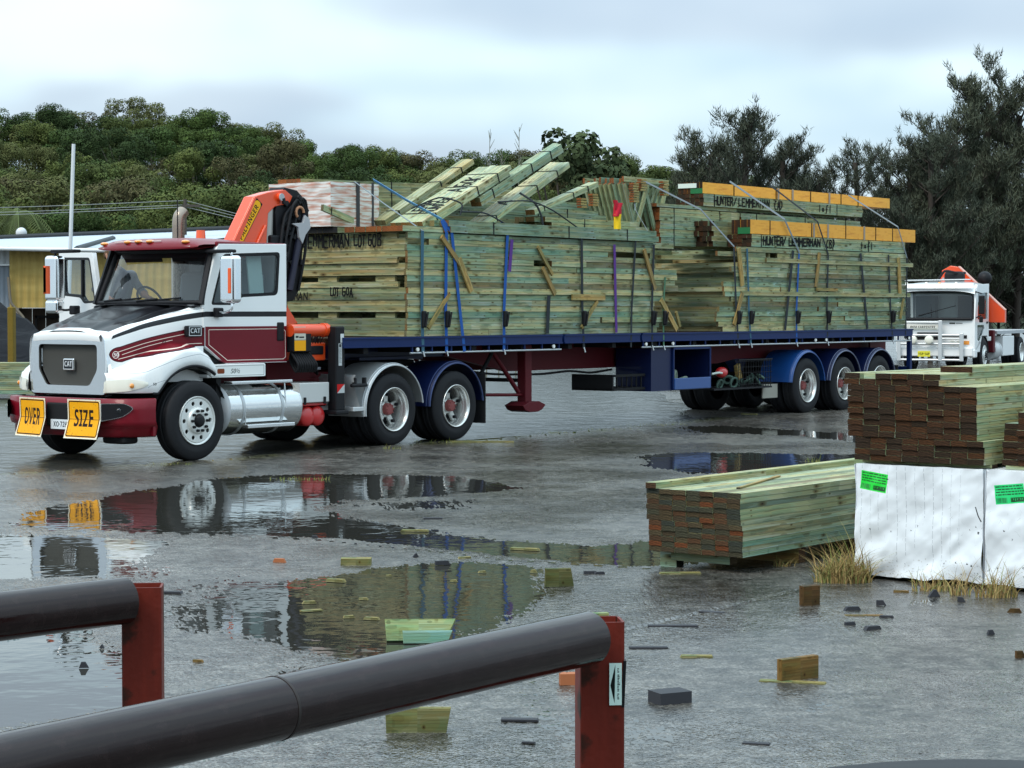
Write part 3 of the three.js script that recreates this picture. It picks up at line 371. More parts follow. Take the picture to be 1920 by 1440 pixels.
// ---------------------------------------------------------------- lettering
const LX = x => (x + 1.4) / 3.5, LY = y => (y - .8) / 1.3; // the paint scheme's own metres: x -1.4 to 2.1, height 0.8 to 2.1
const liverySide = canvasTex(2048, 760, (c, w, h) => {
  const X = x => LX(x) * w, Y = y => h - LY(y) * h, path = (p, close) => { c.beginPath(); p.forEach((q, i) => q.length === 2 ? (i ? c.lineTo(X(q[0]), Y(q[1])) : c.moveTo(X(q[0]), Y(q[1]))) : c.quadraticCurveTo(X(q[0]), Y(q[1]), X(q[2]), Y(q[3]))); if (close) c.closePath(); };
  c.fillStyle = '#ececea'; c.fillRect(0, 0, w, h);
  path([[-.93, 1.52], [-.4, 1.71, .4, 1.795], [2.1, 1.795], [2.1, 1.862], [.4, 1.862], [-.4, 1.775, -.90, 1.565]], true); c.fillStyle = '#15161a'; c.fill();
  const red = '#6a0316', pin = '#e9dccb';
  path([[-.965, 1.33], [-.95, 1.41, -.82, 1.425], [-.4, 1.56, .12, 1.635], [.37, 1.655], [.37, 1.43], [.0, 1.43, -.35, 1.36], [-.6, 1.31, -.8, 1.245], [-.93, 1.24, -.965, 1.33]], true); c.fillStyle = red; c.fill(); c.strokeStyle = '#3b0a14'; c.lineWidth = 7; c.stroke();
  c.strokeStyle = pin; c.lineWidth = 5; path([[-.86, 1.36], [-.4, 1.51, .1, 1.58]]); c.stroke(); path([[-.80, 1.33], [-.5, 1.43, -.1, 1.505]]); c.stroke(); path([[-.85, 1.275], [-.5, 1.36, -.1, 1.43], [.1, 1.46, .34, 1.46]]); c.stroke();
  c.beginPath(); c.arc(X(-.88), Y(1.33), 24, 0, 7); c.strokeStyle = '#efe9df'; c.lineWidth = 5; c.stroke(); c.fillStyle = '#f4f0e8'; c.font = 'bold 34px sans-serif'; c.textAlign = 'center'; c.fillText('50', X(-.875), Y(1.31));
  c.fillStyle = '#2a070e'; c.font = 'italic bold 30px serif'; c.fillText('RI', X(-.22), Y(1.475));
  path([[.385, 1.67], [1.90, 1.67], [1.90, 1.20], [.74, 1.20], [.385, 1.43]], true); c.fillStyle = red; c.fill();
  c.strokeStyle = pin; c.lineWidth = 5; path([[.45, 1.63], [1.82, 1.635], [1.86, 1.60], [1.86, 1.26], [1.82, 1.235], [.78, 1.235], [.45, 1.44], [.45, 1.63]]); c.stroke();
  c.strokeStyle = 'rgba(60,70,80,.55)'; c.lineWidth = 3; path([[-1.02, 1.5], [-1.08, 1.3, -1.03, 1.12], [-.9, 1.08, -.7, 1.13], [-.3, 1.3, .1, 1.33], [.3, 1.28, .36, 1.2]]); c.stroke(); path([[-1.0, 1.6], [-.4, 1.82, .37, 1.9]]); c.stroke(); path([[-.72, .93], [-.6, 1.0, -.45, 1.02]]); c.stroke();
  c.fillStyle = '#333'; c.font = 'bold 26px sans-serif'; c.fillText('50', X(-.63), Y(.955));
  for (let i = 0; i < 500; i++) { const r = hash(i, 3, 4), q = hash(i, 5, 6); c.fillStyle = `rgba(90,80,66,${.03 + .07 * hash(i, 1, 9)})`; c.fillRect(r * w, h * (.55 + .45 * q), 2, 6 + 24 * hash(i, 8, 1)); }
}, true, false);
const livery = phys([1, 1, 1], .4, 0, { map: liverySide, specularIntensity: .4, clearcoat: .25, clearcoatRoughness: .1 });
function liveryUV(g, x0 = 0) { if (g.index) g = g.toNonIndexed(); const p = g.attributes.position, u = new Float32Array(p.count * 2); for (let i = 0; i < p.count; i++) { u[2 * i] = LX(p.getX(i) + x0); u[2 * i + 1] = LY(p.getY(i)); } g.setAttribute('uv', new THREE.BufferAttribute(u, 2)); return g; }
function signMat(w, h, draw, o = {}) { return std([1, 1, 1], o.rough ?? .45, 0, { map: canvasTex(w, h, draw, true, false) }); }
function label(parent, name, w, h, mat, x, y, z, ry = 0, rx = 0, rz = 0) { const m = part(parent, name, new THREE.PlaneGeometry(w, h), mat, x, y, z); m.rotation.set(rx, ry, rz, 'YXZ'); return m; }

// ---------------------------------------------------------------- the prime mover
{
  const T = onTruck('prime_mover', 'white and maroon conventional prime mover with folded orange crane behind its cab', 'truck', 0, 0, 0);
  const lerp = (a, b, t) => a + (b - a) * t, cur = (k, x) => { for (let i = 0; i + 1 < k.length; i++) if (x <= k[i + 1][0]) { const t = Math.max(0, (x - k[i][0]) / (k[i + 1][0] - k[i][0])); const q = t * t * (3 - 2 * t) * .5 + t * .5; return lerp(k[i][1], k[i + 1][1], q); } return k[k.length - 1][1]; };
  const hw = s => cur([[-1.02, .70], [-.6, .80], [0, .93], [.36, .99]], s), yt = s => cur([[-1.02, 1.585], [-.6, 1.715], [0, 1.86], [.36, 1.945]], s);
  // bonnet: white flanks with the paint scheme, black crown with a raised centre and two vents
  const ss = Array.from({ length: 24 }, (_, i) => -1.02 + 1.38 * i / 23);
  const flank = loft(ss.map(s => { const w = hw(s), y = yt(s); return [[s, .98, w - .01], [s, 1.2, w + .005], [s, y - .22, w + .004], [s, y - .1, w - .004], [s, y - .05, w - .02], [s, y - .02, w - .05], [s, y - .003, w - .09]]; }));
  const crown = (list) => loft(list.map(s => { const w = hw(s) - .09, y = yt(s), r = []; for (let i = 0; i <= 32; i++) { const q = -1 + 2 * i / 32, a = Math.abs(q), t = (s + 1.02) / 1.38; let h = .03 * (1 - a * a) + .045 * sstep(.62, .42, a) * (.35 + .65 * t) - .03 * Math.exp(-(((a - .66) / .07) ** 2)) * sstep(.0, .5, t); h += .03 * Math.exp(-(((a - .8) / .08) ** 2)) * sstep(.35, .8, t); r.push([s, y - .003 + h, q * w]); } return r; }));
  part(T, 'hood_flank', liveryUV(flank), livery); part(T, 'hood_flank', liveryUV(mir(flank)), livery);
  part(T, 'hood_top', crown(ss.slice(2), 0), M.black); part(T, 'hood_nose', crown([-1.02, -1.0, -.98, -.95, ss[2]], .0), M.white);
  part(T, 'hood_edge', loft([[-1.03, -.09, 0], [-1.04, -.03, .01], [-1.02, .0, .0]].map(([a, b, c]) => Array.from({ length: 21 }, (_, i) => { const q = -1 + i / 10; return [a, 1.582 + b + (b > -.02 ? .03 : .02) * (1 - q * q), q * (.62 - c)]; }))), M.white);
  // chrome surround with the mesh grille set back in it
  const mouth = roundPoly([[-.54, 1.455, .06], [.54, 1.455, .06], [.54, 1.14, .05], [.40, .945, .05], [-.40, .945, .05], [-.54, 1.14, .05]], .05);
  const outer = roundPoly([[-.665, 1.575, .1], [.665, 1.575, .1], [.70, 1.2, .1], [.68, .84, .05], [-.68, .84, .05], [-.70, 1.2, .1]], .1);
  const turnFront = g => g.rotateY(-Math.PI / 2); // x,y profile -> faces forward (-x), profile x -> z
  part(T, 'grille_surround', turnFront(ext(outer, .09, .022, [mouth])).translate(-.90, 0, 0), M.chrome);
  const meshTex = carbon.clone(); meshTex.repeat.set(9, 9); meshTex.needsUpdate = true;
  part(T, 'grille', turnFront(ext(mouth, .02)).translate(-.93, 0, 0), std([.09, .088, .08], .55, .4, { bumpMap: meshTex, bumpScale: .004 }));
  const badgeTex = (w, h, fg, bg) => signMat(256, 200, (c) => { c.fillStyle = bg; c.fillRect(0, 0, 256, 200); c.fillStyle = fg; c.font = 'bold 120px sans-serif'; c.textAlign = 'center'; c.save(); c.translate(128, 140); c.scale(.92, 1.15); c.fillText('CAT', 0, 0); c.restore(); c.strokeStyle = fg; c.lineWidth = 14; c.strokeRect(8, 8, 240, 184); });
  const bd = sub(T, 'badge', -.985, 1.205, .0); part(bd, 'badge_frame', rbx(-.015, .02, -.075, .075, -.1, .1, .015), M.chrome); label(bd, 'lettering', .18, .13, badgeTex(1, 1, '#c9ccce', '#23262a'), -.019, 0, 0, -Math.PI / 2);
  // fenders flaring from the flanks, wrapping round to the headlamps
  const zO = s => cur([[-1.03, .72], [-1.0, .86], [-.9, 1.02], [-.75, 1.12], [-.5, 1.18], [-.2, 1.20], [.4, 1.20]], s), yF = s => cur([[-1.03, 1.06], [-.85, 1.13], [-.5, 1.30], [-.15, 1.42], [.1, 1.41], [.25, 1.33], [.37, 1.205]], s);
  const yB = s => s < -.62 ? .865 : (() => { const d = .66 * .66 - (s - .0) ** 2; return Math.max(.865, .52 + Math.sqrt(Math.max(0, d)) * 1.02); })();
  const fs = []; for (let i = 0; i <= 40; i++) fs.push(-1.03 + 1.40 * Math.pow(i / 40, 1.15));
  const fend = loft(fs.map(s => { const z = zO(s), f = yF(s), b = Math.min(yB(s), f - .03), i = hw(Math.min(.36, Math.max(-1.02, s))) - .01; return [[s, f + .05, i], [s, f + .035, lerp(i, z, .35)], [s, f + .01, lerp(i, z, .7)], [s, lerp(f, b, .10), lerp(i, z, .93)], [s, lerp(f, b, .3), z], [s, lerp(f, b, .7), z + .01], [s, b, z], [s, b - .004, z - .05]]; }));
  part(T, 'fender', liveryUV(fend.clone()), livery); part(T, 'fender', liveryUV(mir(fend)), livery);
  const lip = fs.filter(s => s > -.66).map(s => [s, yB(s) - .01, zO(s) - .012]);
  part(T, 'wheel_arch', [tube(lip, .022, 6, 40), mir(tube(lip, .022, 6, 40))], M.plastic);
  const arcL = (k) => loft([.5, .8, 1.14].map(z => Array.from({ length: 19 }, (_, i) => { const a = i / 18 * Math.PI; return [-Math.cos(a) * .64, .5 + Math.sin(a) * .645, z * k]; }))); part(T, 'arch_liner', arcL(1), M.dark); part(T, 'arch_liner', arcL(-1), M.dark); part(T, 'engine_bay', [bx(-.9, .5, .7, 1.12, -.5, .5), bx(.48, .56, .62, 1.05, -1.1, 1.1)], M.dark);
  // headlamps
  const hl = []; for (let i = 0; i <= 14; i++) { const t = i / 14, s = lerp(-1.05, -.71, Math.pow(t, 1.4)), z = zO(Math.max(-1.03, s)) + .012; hl.push([[s - .012, lerp(.868, .955, t * t), z + (i ? 0 : -.03)], [s - .016, lerp(.93, .975, t), z + .008 + (i ? 0 : -.02)], [s - .012, lerp(1.0, .995, t) + .035 * Math.sin(t * 3.14), z + (i ? 0 : -.01)]]); }
  const lampG = loft(hl), lampN = (g, f) => { const L = part(T, 'headlamp', g, M.lens); part(L, 'indicator', f(mv(new THREE.SphereGeometry(.03, 12, 8).scale(1.3, 1, .6), -.9, .955, 1.045)), M.amber); };
  lampN(lampG.clone(), g => g); lampN(mir(lampG), g => mir(g));
  // maroon bumper that wraps round the corners
  const plan = []; for (const [a, b] of [[-1.18, 0], [-1.18, .5], [-1.16, .78], [-1.09, 1.0], [-.98, 1.12], [-.82, 1.19], [-.66, 1.215]]) plan.push([a, b]);
  const bs = [...plan.slice().reverse().map(([a, b]) => [a, -b]), ...plan.slice(1)];
  part(T, 'bumper', [loft(bs.map(([s, z]) => [[s + .05, .80, z * .93], [s, .79, z], [s - .012, .66, z], [s - .01, .52, z], [s + .015, .46, z], [s + .05, .44, z * .97], [s + .04, .34, z * .96], [s + .1, .32, z * .9]])), bx(-.7, -.66, .34, .78, .95, 1.2), bx(-.7, -.66, .34, .78, -1.2, -.95)], M.maroon);
  part(T, 'bumper_opening', [rbx(-1.2, -1.1, .44, .74, -.2, .3, .03)], M.dark);
  for (const k of [1, -1]) {
    const o = roundPoly([[-.22, .085, .02], [.06, .085, .05], [.17, .03, .05], [.04, -.07, .06], [-.22, -.12, .02]], .03), g = (h, d) => { const q = ext(o.map(([a, b]) => [a * h, b * h]), d); if (k > 0) q.rotateY(-Math.PI / 2 + .75); else { q.scale(-1, 1, 1); q.rotateY(-Math.PI / 2 - .75); } return q.translate(-1.075, .655, 1.015 * k); };
    part(T, 'fog_lamp_trim', g(1.08, .02), M.chrome); part(T, 'fog_lamp_recess', g(1, .026), M.plastic); part(T, 'fog_lamp', mv(new THREE.SphereGeometry(.035, 12, 8), -1.105, .66, 1.03 * k), M.glass);
  }
  // OVER SIZE boards, bent across the middle, and the number plate between them
  const board = (txt, bx0) => signMat(512, 400, (c, w, h) => {
    c.fillStyle = '#e6e0cc'; c.fillRect(0, 0, w, h); c.fillStyle = '#f2a70c'; c.beginPath(); c.roundRect(14, 14, w - 28, h - 28, 26); c.fill(); c.strokeStyle = '#1b1206'; c.lineWidth = 12; c.beginPath(); c.roundRect(24, 24, w - 48, h - 48, 22); c.stroke();
    c.save(); c.translate(w / 2, 290); c.scale(bx0, 1.32); c.fillStyle = '#1c0d07'; c.font = 'bold 182px sans-serif'; c.textAlign = 'center'; c.fillText(txt, 0, -10); c.restore();
    const r = rng(txt.length * 7 + txt.charCodeAt(0)); for (let i = 0; i < 90; i++) { c.fillStyle = pick(['rgba(140,60,10,.25)', 'rgba(255,220,120,.3)', 'rgba(60,30,10,.3)'], r); c.beginPath(); c.ellipse(r() * w, r() * h, 2 + r() * 16, 1 + r() * 5, r() * 3, 0, 7); c.fill(); }
    c.strokeStyle = '#40230a'; c.lineWidth = 5; c.beginPath(); c.moveTo(14, h / 2 + 6); c.lineTo(w - 14, h / 2 + 3); c.stroke();
  });
  for (const [txt, z, k, tilt] of [['OVER', -.39, .70, -.25], ['SIZE', .565, .86, .0]]) {
    const g = new THREE.PlaneGeometry(.60, .48, 8, 12), p = g.attributes.position; for (let i = 0; i < p.count; i++) { const y = p.getY(i), x = p.getX(i); p.setZ(i, (y < 0 ? .07 * (-y / .24) ** 1.1 : .012 * y / .24) + .005 * Math.sin(x * 9 + y * 7)); } g.computeVertexNormals(); g.rotateY(-Math.PI / 2);
    const m = part(T, 'oversize_sign', g, board(txt, k), -1.245, .55, z); m.rotation.y = tilt * .6; m.userData.label = `yellow ${txt.toLowerCase() === 'over' ? 'OVER' : 'SIZE'} sign board bolted to the bumper`;
    part(m, 'sign_back', [bx(.02, .04, -.02, .2, -.24, .24)], M.galv);
  }
  label(T, 'number_plate', .36, .12, signMat(256, 86, (c) => { c.fillStyle = '#d9dee2'; c.fillRect(0, 0, 256, 86); c.fillStyle = '#12161c'; c.font = 'bold 66px sans-serif'; c.textAlign = 'center'; c.save(); c.translate(128, 66); c.scale(.8, 1); c.fillText('XO·72H', 0, 0); c.restore(); }), -1.212, .47, .09, -Math.PI / 2);
  part(T, 'tow_step', [rbx(-1.0, -.75, .24, .34, .6, 1.0, .04)], M.dark);
  // ---- cab
  const side = [[.36, 1.95], [.60, 2.66], [.64, 2.72], [1.88, 2.745], [1.88, 1.2], [.76, 1.2], [.36, 1.44]], win = roundPoly([[.49, 1.945, .05], [.715, 2.60, .06], [1.765, 2.645, .06], [1.72, 2.075, .08], [1.02, 2.045, .1], [.90, 1.945, .08]], .06);
  const sideG = ext(side, .05, .008, [win]).translate(0, 0, .945);
  const door = sub(T, 'door'); part(door, 'door_panel', liveryUV(sideG.clone()), livery);
  const inner = roundPoly([[.535, 1.975, .04], [.75, 2.56, .04], [1.725, 2.60, .04], [1.68, 2.115, .06], [1.0, 2.085, .08], [.88, 1.985, .06]], .05);
  part(door, 'window_seal', ext(win, .012, .002, [inner]).translate(0, 0, .985), M.plastic);
  part(door, 'window_divider', bx(.965, .995, 2.04, 2.60, .978, .992), M.plastic);
  part(door, 'window_glass', ext(inner, .004).translate(0, 0, .978), M.glass);
  part(door, 'door_handle', rbx(1.70, 1.83, 1.475, 1.72, .985, 1.02, .03), M.plastic);
  // far side: pillars and sill round the open doorway
  const open = [[.50, 1.40], [.50, 1.98], [.70, 2.62], [1.72, 2.64], [1.72, 1.28], [.80, 1.28]];
  part(T, 'door_frame', liveryUV(ext(side, .05, .006, [open]).translate(0, 0, -.995)), livery);
  const far = sub(T, 'open_door', .42, 0, -1.0); far.rotation.y = 1.27; // swung forward on its hinges
  const dsh = [[.02, 1.42], [.02, 1.98], [.22, 2.64], [1.30, 2.665], [1.30, 1.25], [.38, 1.25]], dw = roundPoly([[.12, 1.98], [.30, 2.58], [1.22, 2.60], [1.18, 2.08], [.6, 2.05], [.5, 1.97]], .06), di = roundPoly([[.155, 2.005], [.325, 2.55], [1.185, 2.565], [1.145, 2.11], [.58, 2.085], [.48, 2.0]], .05);
  part(far, 'door_panel', ext(dsh, .05, .006, [dw]), M.white); part(far, 'window_seal', [ext(dw, .062, .002, [di]).translate(0, 0, -.006), bx(.56, .60, 2.05, 2.58, 0, .05)], M.plastic); part(far, 'window_glass', ext(di, .004).translate(0, 0, .02), M.glass);
  part(far, 'door_trim', [rbx(.25, 1.25, 1.32, 1.95, .05, .085, .03)], M.wornGrey);
  // windscreen, curved, in its black surround
  const ws = (v, u, o = 0) => { const z = u * lerp(.955, .865, v); return [lerp(.36, .62, v) - .17 * (1 - u * u) - o, lerp(1.975, 2.645, v), z]; };
  const wsG = (v0, v1, u1, o) => loft(Array.from({ length: 7 }, (_, j) => Array.from({ length: 21 }, (_, i) => ws(lerp(v0, v1, j / 6), -u1 + 2 * u1 * i / 20, o))));
  part(T, 'windscreen', wsG(.03, .97, .965, 0), M.glass);
  part(T, 'windscreen_surround', [tube(Array.from({ length: 13 }, (_, i) => ws(.0, -1 + i / 6, .01)), .03, 8, 40), tube(Array.from({ length: 13 }, (_, i) => ws(1, -1 + i / 6, .005)), .032, 8, 40), bar(ws(0, 1), ws(1, 1), .038, 10), bar(ws(0, -1), ws(1, -1), .038, 10), wsG(.86, 1, .98, -.03)], M.plastic);
  part(T, 'cowl', loft(Array.from({ length: 3 }, (_, j) => Array.from({ length: 21 }, (_, i) => { const u = -1 + i / 10; return [lerp(.40, .30, j / 2) - .17 * (1 - u * u) - .03 * j, lerp(1.955, 1.925, j / 2) + .03 * (1 - u * u), u * .97]; }))), M.plastic);
  for (const [a, b] of [[-.75, .05], [.0, .72]]) part(T, 'wiper', [bar(ws(.02, a, .03), ws(.09, b, .03), .012, 6), bar(ws(.03, a, .045), ws(.07, (a + b) / 2, .045), .015, 6)], M.plastic);
  for (const k of [1, -1]) part(T, 'a_pillar', [flat([.345, 1.95, .985 * k], [.60, 2.66, .93 * k], .09, .05, V(.3, 0, k).normalize())], M.plastic);
  // roof with brow, marker lamps and beacon
  const rs = [[.34, -.035, .02], [.335, .0, .05], [.36, .055, .05], [.43, .105, .08], [.62, .125, .10], [1.0, .125, .11], [1.6, .10, .10], [1.86, .075, .075], [1.90, .0, 0]];
  part(T, 'roof', [loft(rs.map(([s, h, e], k) => Array.from({ length: 25 }, (_, i) => { const u = -1 + i / 12, a = Math.abs(u), front = s < .62 ? -.14 * (1 - u * u) * (1 - (s - .34) / .28) : 0; return [s + front, 2.69 + h * (1 - .75 * a ** 5), u * (s < .62 ? lerp(.93, .985, (s - .34) / .28) : .985)]; }))), loft([[.34, 2.655], [.62, 2.70]].map(([s, y]) => Array.from({ length: 25 }, (_, i) => { const u = -1 + i / 12; return [s - (s < .5 ? .14 * (1 - u * u) : 0), y, u * (s < .5 ? .93 : .985)]; }))), rbx(.6, 1.89, 2.69, 2.76, .955, 1.0, .02), rbx(.6, 1.89, 2.69, 2.76, -1.0, -.955, .02)], M.maroon);
  const pinG = (z0, z1, y) => tube(Array.from({ length: 9 }, (_, i) => { const z = lerp(z0, z1, i / 8), u = z / .95; return [.36 - .14 * (1 - u * u) - .012 + (y - 2.70) * .4, y, z]; }), .006, 5);
  part(T, 'pinstripe', [pinG(-.8, .82, 2.69), pinG(-.55, .35, 2.765)], std([.75, .6, .55], .5));
  for (const z of [-.82, -.27, -.06, .15, .72]) part(T, 'marker_lamp', mv(new THREE.SphereGeometry(.045, 14, 8).scale(1.3, .55, 1.25), .385 - .14 * (1 - (z / .95) ** 2), 2.765 - .02 * Math.abs(z), z), M.amber);
  part(T, 'beacon', [cyl(.058, .066, .13, 'y', 1.3, 2.875, 0), cyl(.07, .07, .03, 'y', 1.3, 2.80, 0)], M.beacon);
  part(T, 'antenna', [bar([1.6, 2.75, -.75], [1.6, 3.38, -.75], .008, 6)], M.plastic);
  part(T, 'rear_wall', [bx(1.86, 1.895, 1.22, 2.70, -.98, .98)], M.wornGrey); part(T, 'cab_floor', [bx(.4, 1.86, 1.2, 1.26, -.94, .94), bx(.38, .42, 1.2, 1.9, -.94, .94)], M.dark);
  // what shows through the glass
  part(T, 'dashboard', [rbx(.22, .72, 1.72, 1.95, -.93, .93, .05)], M.dash);
  for (const z of [-.5, .5]) part(T, 'seat', [rbx(1.15, 1.65, 1.55, 1.72, z - .26, z + .26, .06), mv(rbx(-.09, .09, 0, .78, -.25, .25, .08), 1.62, 1.62, z, 0, 0, -.12), mv(rbx(-.06, .06, 0, .2, -.14, .14, .05), 1.73, 2.36, z, 0, 0, -.1)], M.seat);
  part(T, 'steering_wheel', [mv(new THREE.TorusGeometry(.22, .016, 8, 36), 0, 0, 0, 0, Math.PI / 2, 0).rotateZ(.55).translate(.86, 2.0, -.5), bar([.86, 2.0, -.5], [.66, 1.86, -.5], .03)], M.plastic);
  part(T, 'papers', [mv(new THREE.BoxGeometry(.24, .012, .34), .42, 1.965, -.25, .08, .4, .12), mv(new THREE.BoxGeometry(.2, .03, .3), .40, 1.965, .12, .1, -.3, .2), mv(new THREE.BoxGeometry(.15, .02, .22), .44, 1.965, -.62, .1, .7, .1)], M.paper);
  part(T, 'sun_visor', [mv(new THREE.BoxGeometry(.02, .14, .7), .68, 2.58, -.45, 0, 0, .3), mv(new THREE.BoxGeometry(.02, .14, .7), .68, 2.58, .45, 0, 0, .3)], M.dark);
  part(T, 'window_board', mv(new THREE.BoxGeometry(.26, .62, .02), 1.42, 2.30, .88, 0, 0, .12), std([.42, .52, .50], .7)); // a pale board standing inside the side window
  // mirrors
  const mirror = (sgn, s, z, y0) => {
    const m = sub(T, 'mirror', s, y0, z);
    part(m, 'mirror_shell', [rbx(-.10, .07, -.06, .54, -.13, .13, .05, 4)], M.chrome);
    if (sgn < 0) part(m, 'convex_shell', rbx(-.10, .06, -.22, -.05, -.12, .12, .04, 4), M.chrome);
    part(m, 'mirror_lamp', rbx(-.112, -.095, .06, .38, sgn * .04, sgn * .09, .01), std([.75, .12, .04], .3));
    part(m, 'mirror_arm', [tube([[0, .5, 0], [0, .58, 0], [.02, .60, -sgn * .1], [.05, .60, -sgn * .42]], .016, 8), tube([[0, -.02, 0], [0, -.14, 0], [.02, -.18, -sgn * .15], [.05, -.16, -sgn * .36]], .016, 8)], sgn > 0 ? M.chrome : M.plastic);
    part(m, 'mirror_mount', rbx(-.06, .08, .575, .62, sgn > 0 ? -.42 : -.05, sgn > 0 ? .02 : .42, .02), M.plastic); part(m, 'mirror_clamp', rbx(0, .12, -.24, -.12, -sgn * .30 - .05, -sgn * .30 + .05, .02), M.plastic);
  };
  mirror(1, .53, 1.33, 2.03); mirror(-1, .10, -1.50, 2.06);
  const bd2 = sub(T, 'badge', .2, 1.615, 1.0); part(bd2, 'badge_frame', rbx(-.14, .14, -.07, .07, -.05, .012, .02), M.plastic); label(bd2, 'lettering', .22, .12, badgeTex(1, 1, '#c9ccce', '#101215'), 0, 0, .016);
  // step box, tank, side boxes and air tanks
  const stepTex = signMat(512, 84, (c, w, h) => { c.fillStyle = '#e6e6e2'; c.fillRect(0, 0, w, h); c.strokeStyle = '#777'; c.lineWidth = 3; c.strokeRect(8, 8, w - 16, h - 16); c.fillStyle = '#7c3a1c'; c.beginPath(); c.roundRect(70, 26, 66, 34, 10); c.fill(); c.fillStyle = '#222'; c.font = 'italic bold 44px serif'; c.fillText('50½', 190, 60); });
  const st = part(T, 'cab_step', [rbx(.30, 1.36, 1.02, 1.19, .62, 1.13, .02)], M.white); label(st, 'step_panel', 1.0, .155, stepTex, .83, 1.105, 1.134); part(T, 'cab_step', [rbx(.55, 1.6, .88, .955, -1.4, -.62, .02)], M.dullalu);
  const tank = sub(T, 'fuel_tank', 1.27, .60, .86);
  part(tank, 'tank_shell', cyl(.335, .335, 1.36, 'x', .03, 0, 0, 48), std([.66, .67, .66], .24, 1, { roughnessMap: roughNoise, bumpMap: roughNoise, bumpScale: .0012 }));
  part(tank, 'tank_end', [lathe([[0, -.04], [.25, -.03], [.32, 0], [.336, .03], [.336, .06]], 48).rotateY(Math.PI / 2).translate(-.68, 0, 0)], M.wornGrey);
  part(tank, 'tank_end', lathe([[0, .05], [.25, .035], [.32, 0], [.336, -.03]], 48).rotateY(Math.PI / 2).translate(.72, 0, 0), M.dullalu);
  for (const x of [-.38, .34]) part(tank, 'strap', cyl(.342, .342, .045, 'x', x, 0, 0, 48), M.galv);
  part(tank, 'step_rail', [rbx(-.62, .5, .33, .37, .2, .36, .01), rbx(-.38, .5, -.24, -.19, .30, .40, .01), bar([-.36, -.2, .33], [-.36, .0, .33], .01), bar([.4, .0, .33], [.4, .35, .3], .01)], M.alu);
  part(T, 'battery_box', [rbx(1.98, 2.56, .645, .91, .62, 1.15, .012)], std([.60, .60, .58], .5, .3)); part(T, 'box_latch', [rbx(2.05, 2.09, .62, .72, 1.145, 1.17, .008), rbx(2.44, 2.48, .62, .72, 1.145, 1.17, .008)], M.plastic);
  for (const s of [2.22, 2.42]) part(T, 'air_tank', [cyl(.135, .135, .62, 'z', s, .46, .74, 28), mv(new THREE.SphereGeometry(.135, 28, 14).scale(1, 1, .5), s, .46, 1.05)], M.red);
  part(T, 'tank_bracket', rbx(1.95, 2.56, .6, .64, .5, 1.1, .01), M.red);
  // chassis
  part(T, 'chassis_rail', [bx(-.9, 6.0, .74, 1.02, .36, .46), bx(-.9, 6.0, .74, 1.02, -.46, -.36), bx(1.9, 2.75, .92, 1.19, -.5, .62), bx(2.2, 3.0, .55, .95, -.5, .55)], M.chassisRed);
  part(T, 'axle', [cyl(.09, .09, 2.0, 'z', 0, .48, 0), cyl(.12, .12, 1.7, 'z', 3.79, .5, 0), cyl(.12, .12, 1.7, 'z', 5.17, .5, 0), mv(new THREE.SphereGeometry(.28, 16, 12), 3.79, .5, 0), mv(new THREE.SphereGeometry(.28, 16, 12), 5.17, .5, 0), bx(3.4, 5.6, .6, .72, .38, .5), bx(3.4, 5.6, .6, .72, -.5, -.38), bx(-.5, .5, .55, .64, .4, .5), bx(-.5, .5, .55, .64, -.5, -.4), bx(-.8, 1.4, .55, 1.2, -.3, .3)], M.dark);
  part(T, 'fifth_wheel', [rbx(3.9, 5.2, 1.06, 1.16, -.45, .45, .03), bx(4.2, 4.8, .98, 1.07, -.5, .5)], M.dark);
  for (const k of [1, -1]) steerWheel(T, 0, .5, 1.25 * k - (k > 0 ? 0 : 0), k < 0);
  for (const s of [3.79, 5.17]) for (const k of [1, -1]) driveWheel(T, s, .5, 1.25 * k, k < 0);
  // half-round mudguards
  const guard = (s, mat, edge, r, a0, a1, z0, z1) => { const arc = (rad, z) => Array.from({ length: 25 }, (_, i) => { const a = lerp(a0, a1, i / 24); return [s - Math.cos(a) * rad, .5 + Math.sin(a) * rad, z]; });
    const o = part(T, 'mudguard', [loft([arc(r, z0), arc(r + .006, (z0 + z1) / 2), arc(r, z1 - .05), arc(r - .012, z1 - .03), arc(r - .006, z1 - .012), arc(r - .03, z1)])], mat); part(o, 'guard_edge', [tube(arc(r - .03, z1), .013, 6, 40), tube(arc(r - .0, z1 - .045), .007, 6, 40)], edge); return o; };
  const g1 = guard(3.79, M.dullalu, M.galv, .645, -.12, 3.02, .60, 1.26);
  part(g1, 'guard_flap', [loft([[3.79 - .64, .42], [3.06, .6], [2.98, .8], [2.95, .95], [3.0, 1.0]].map(([s, y]) => [[s, y, .6], [s - .01, y, .9], [s, y, 1.24]])), rbx(2.93, 3.16, .50, .56, .62, 1.25, .01)], M.dullalu); part(g1, 'guard_bracket', [rbx(2.90, 3.22, .83, .88, 1.21, 1.27, .02), rbx(2.96, 3.0, .86, .96, 1.2, 1.26, .008), rbx(3.16, 3.2, .86, .96, 1.2, 1.26, .008)], M.plastic);
  guard(5.17, M.navy, std([.05, .07, .16], .3, .3), .645, .02, 3.05, .60, 1.26); part(T, 'mudguard', [loft([0, 1].map(q => Array.from({ length: 25 }, (_, i) => { const a = lerp(0, 3.14, i / 24); return [3.79 - Math.cos(a) * .645, .5 + Math.sin(a) * .645, -.6 - .65 * q]; }))), loft([0, 1].map(q => Array.from({ length: 25 }, (_, i) => { const a = lerp(0, 3.14, i / 24); return [5.17 - Math.cos(a) * .645, .5 + Math.sin(a) * .645, -.6 - .65 * q]; })))], M.navy);
  part(T, 'mud_flap', [bx(5.84, 5.86, .22, .95, .66, 1.25)], M.rubber);
  // ---- loading crane folded behind the cab
  const C = sub(T, 'crane');
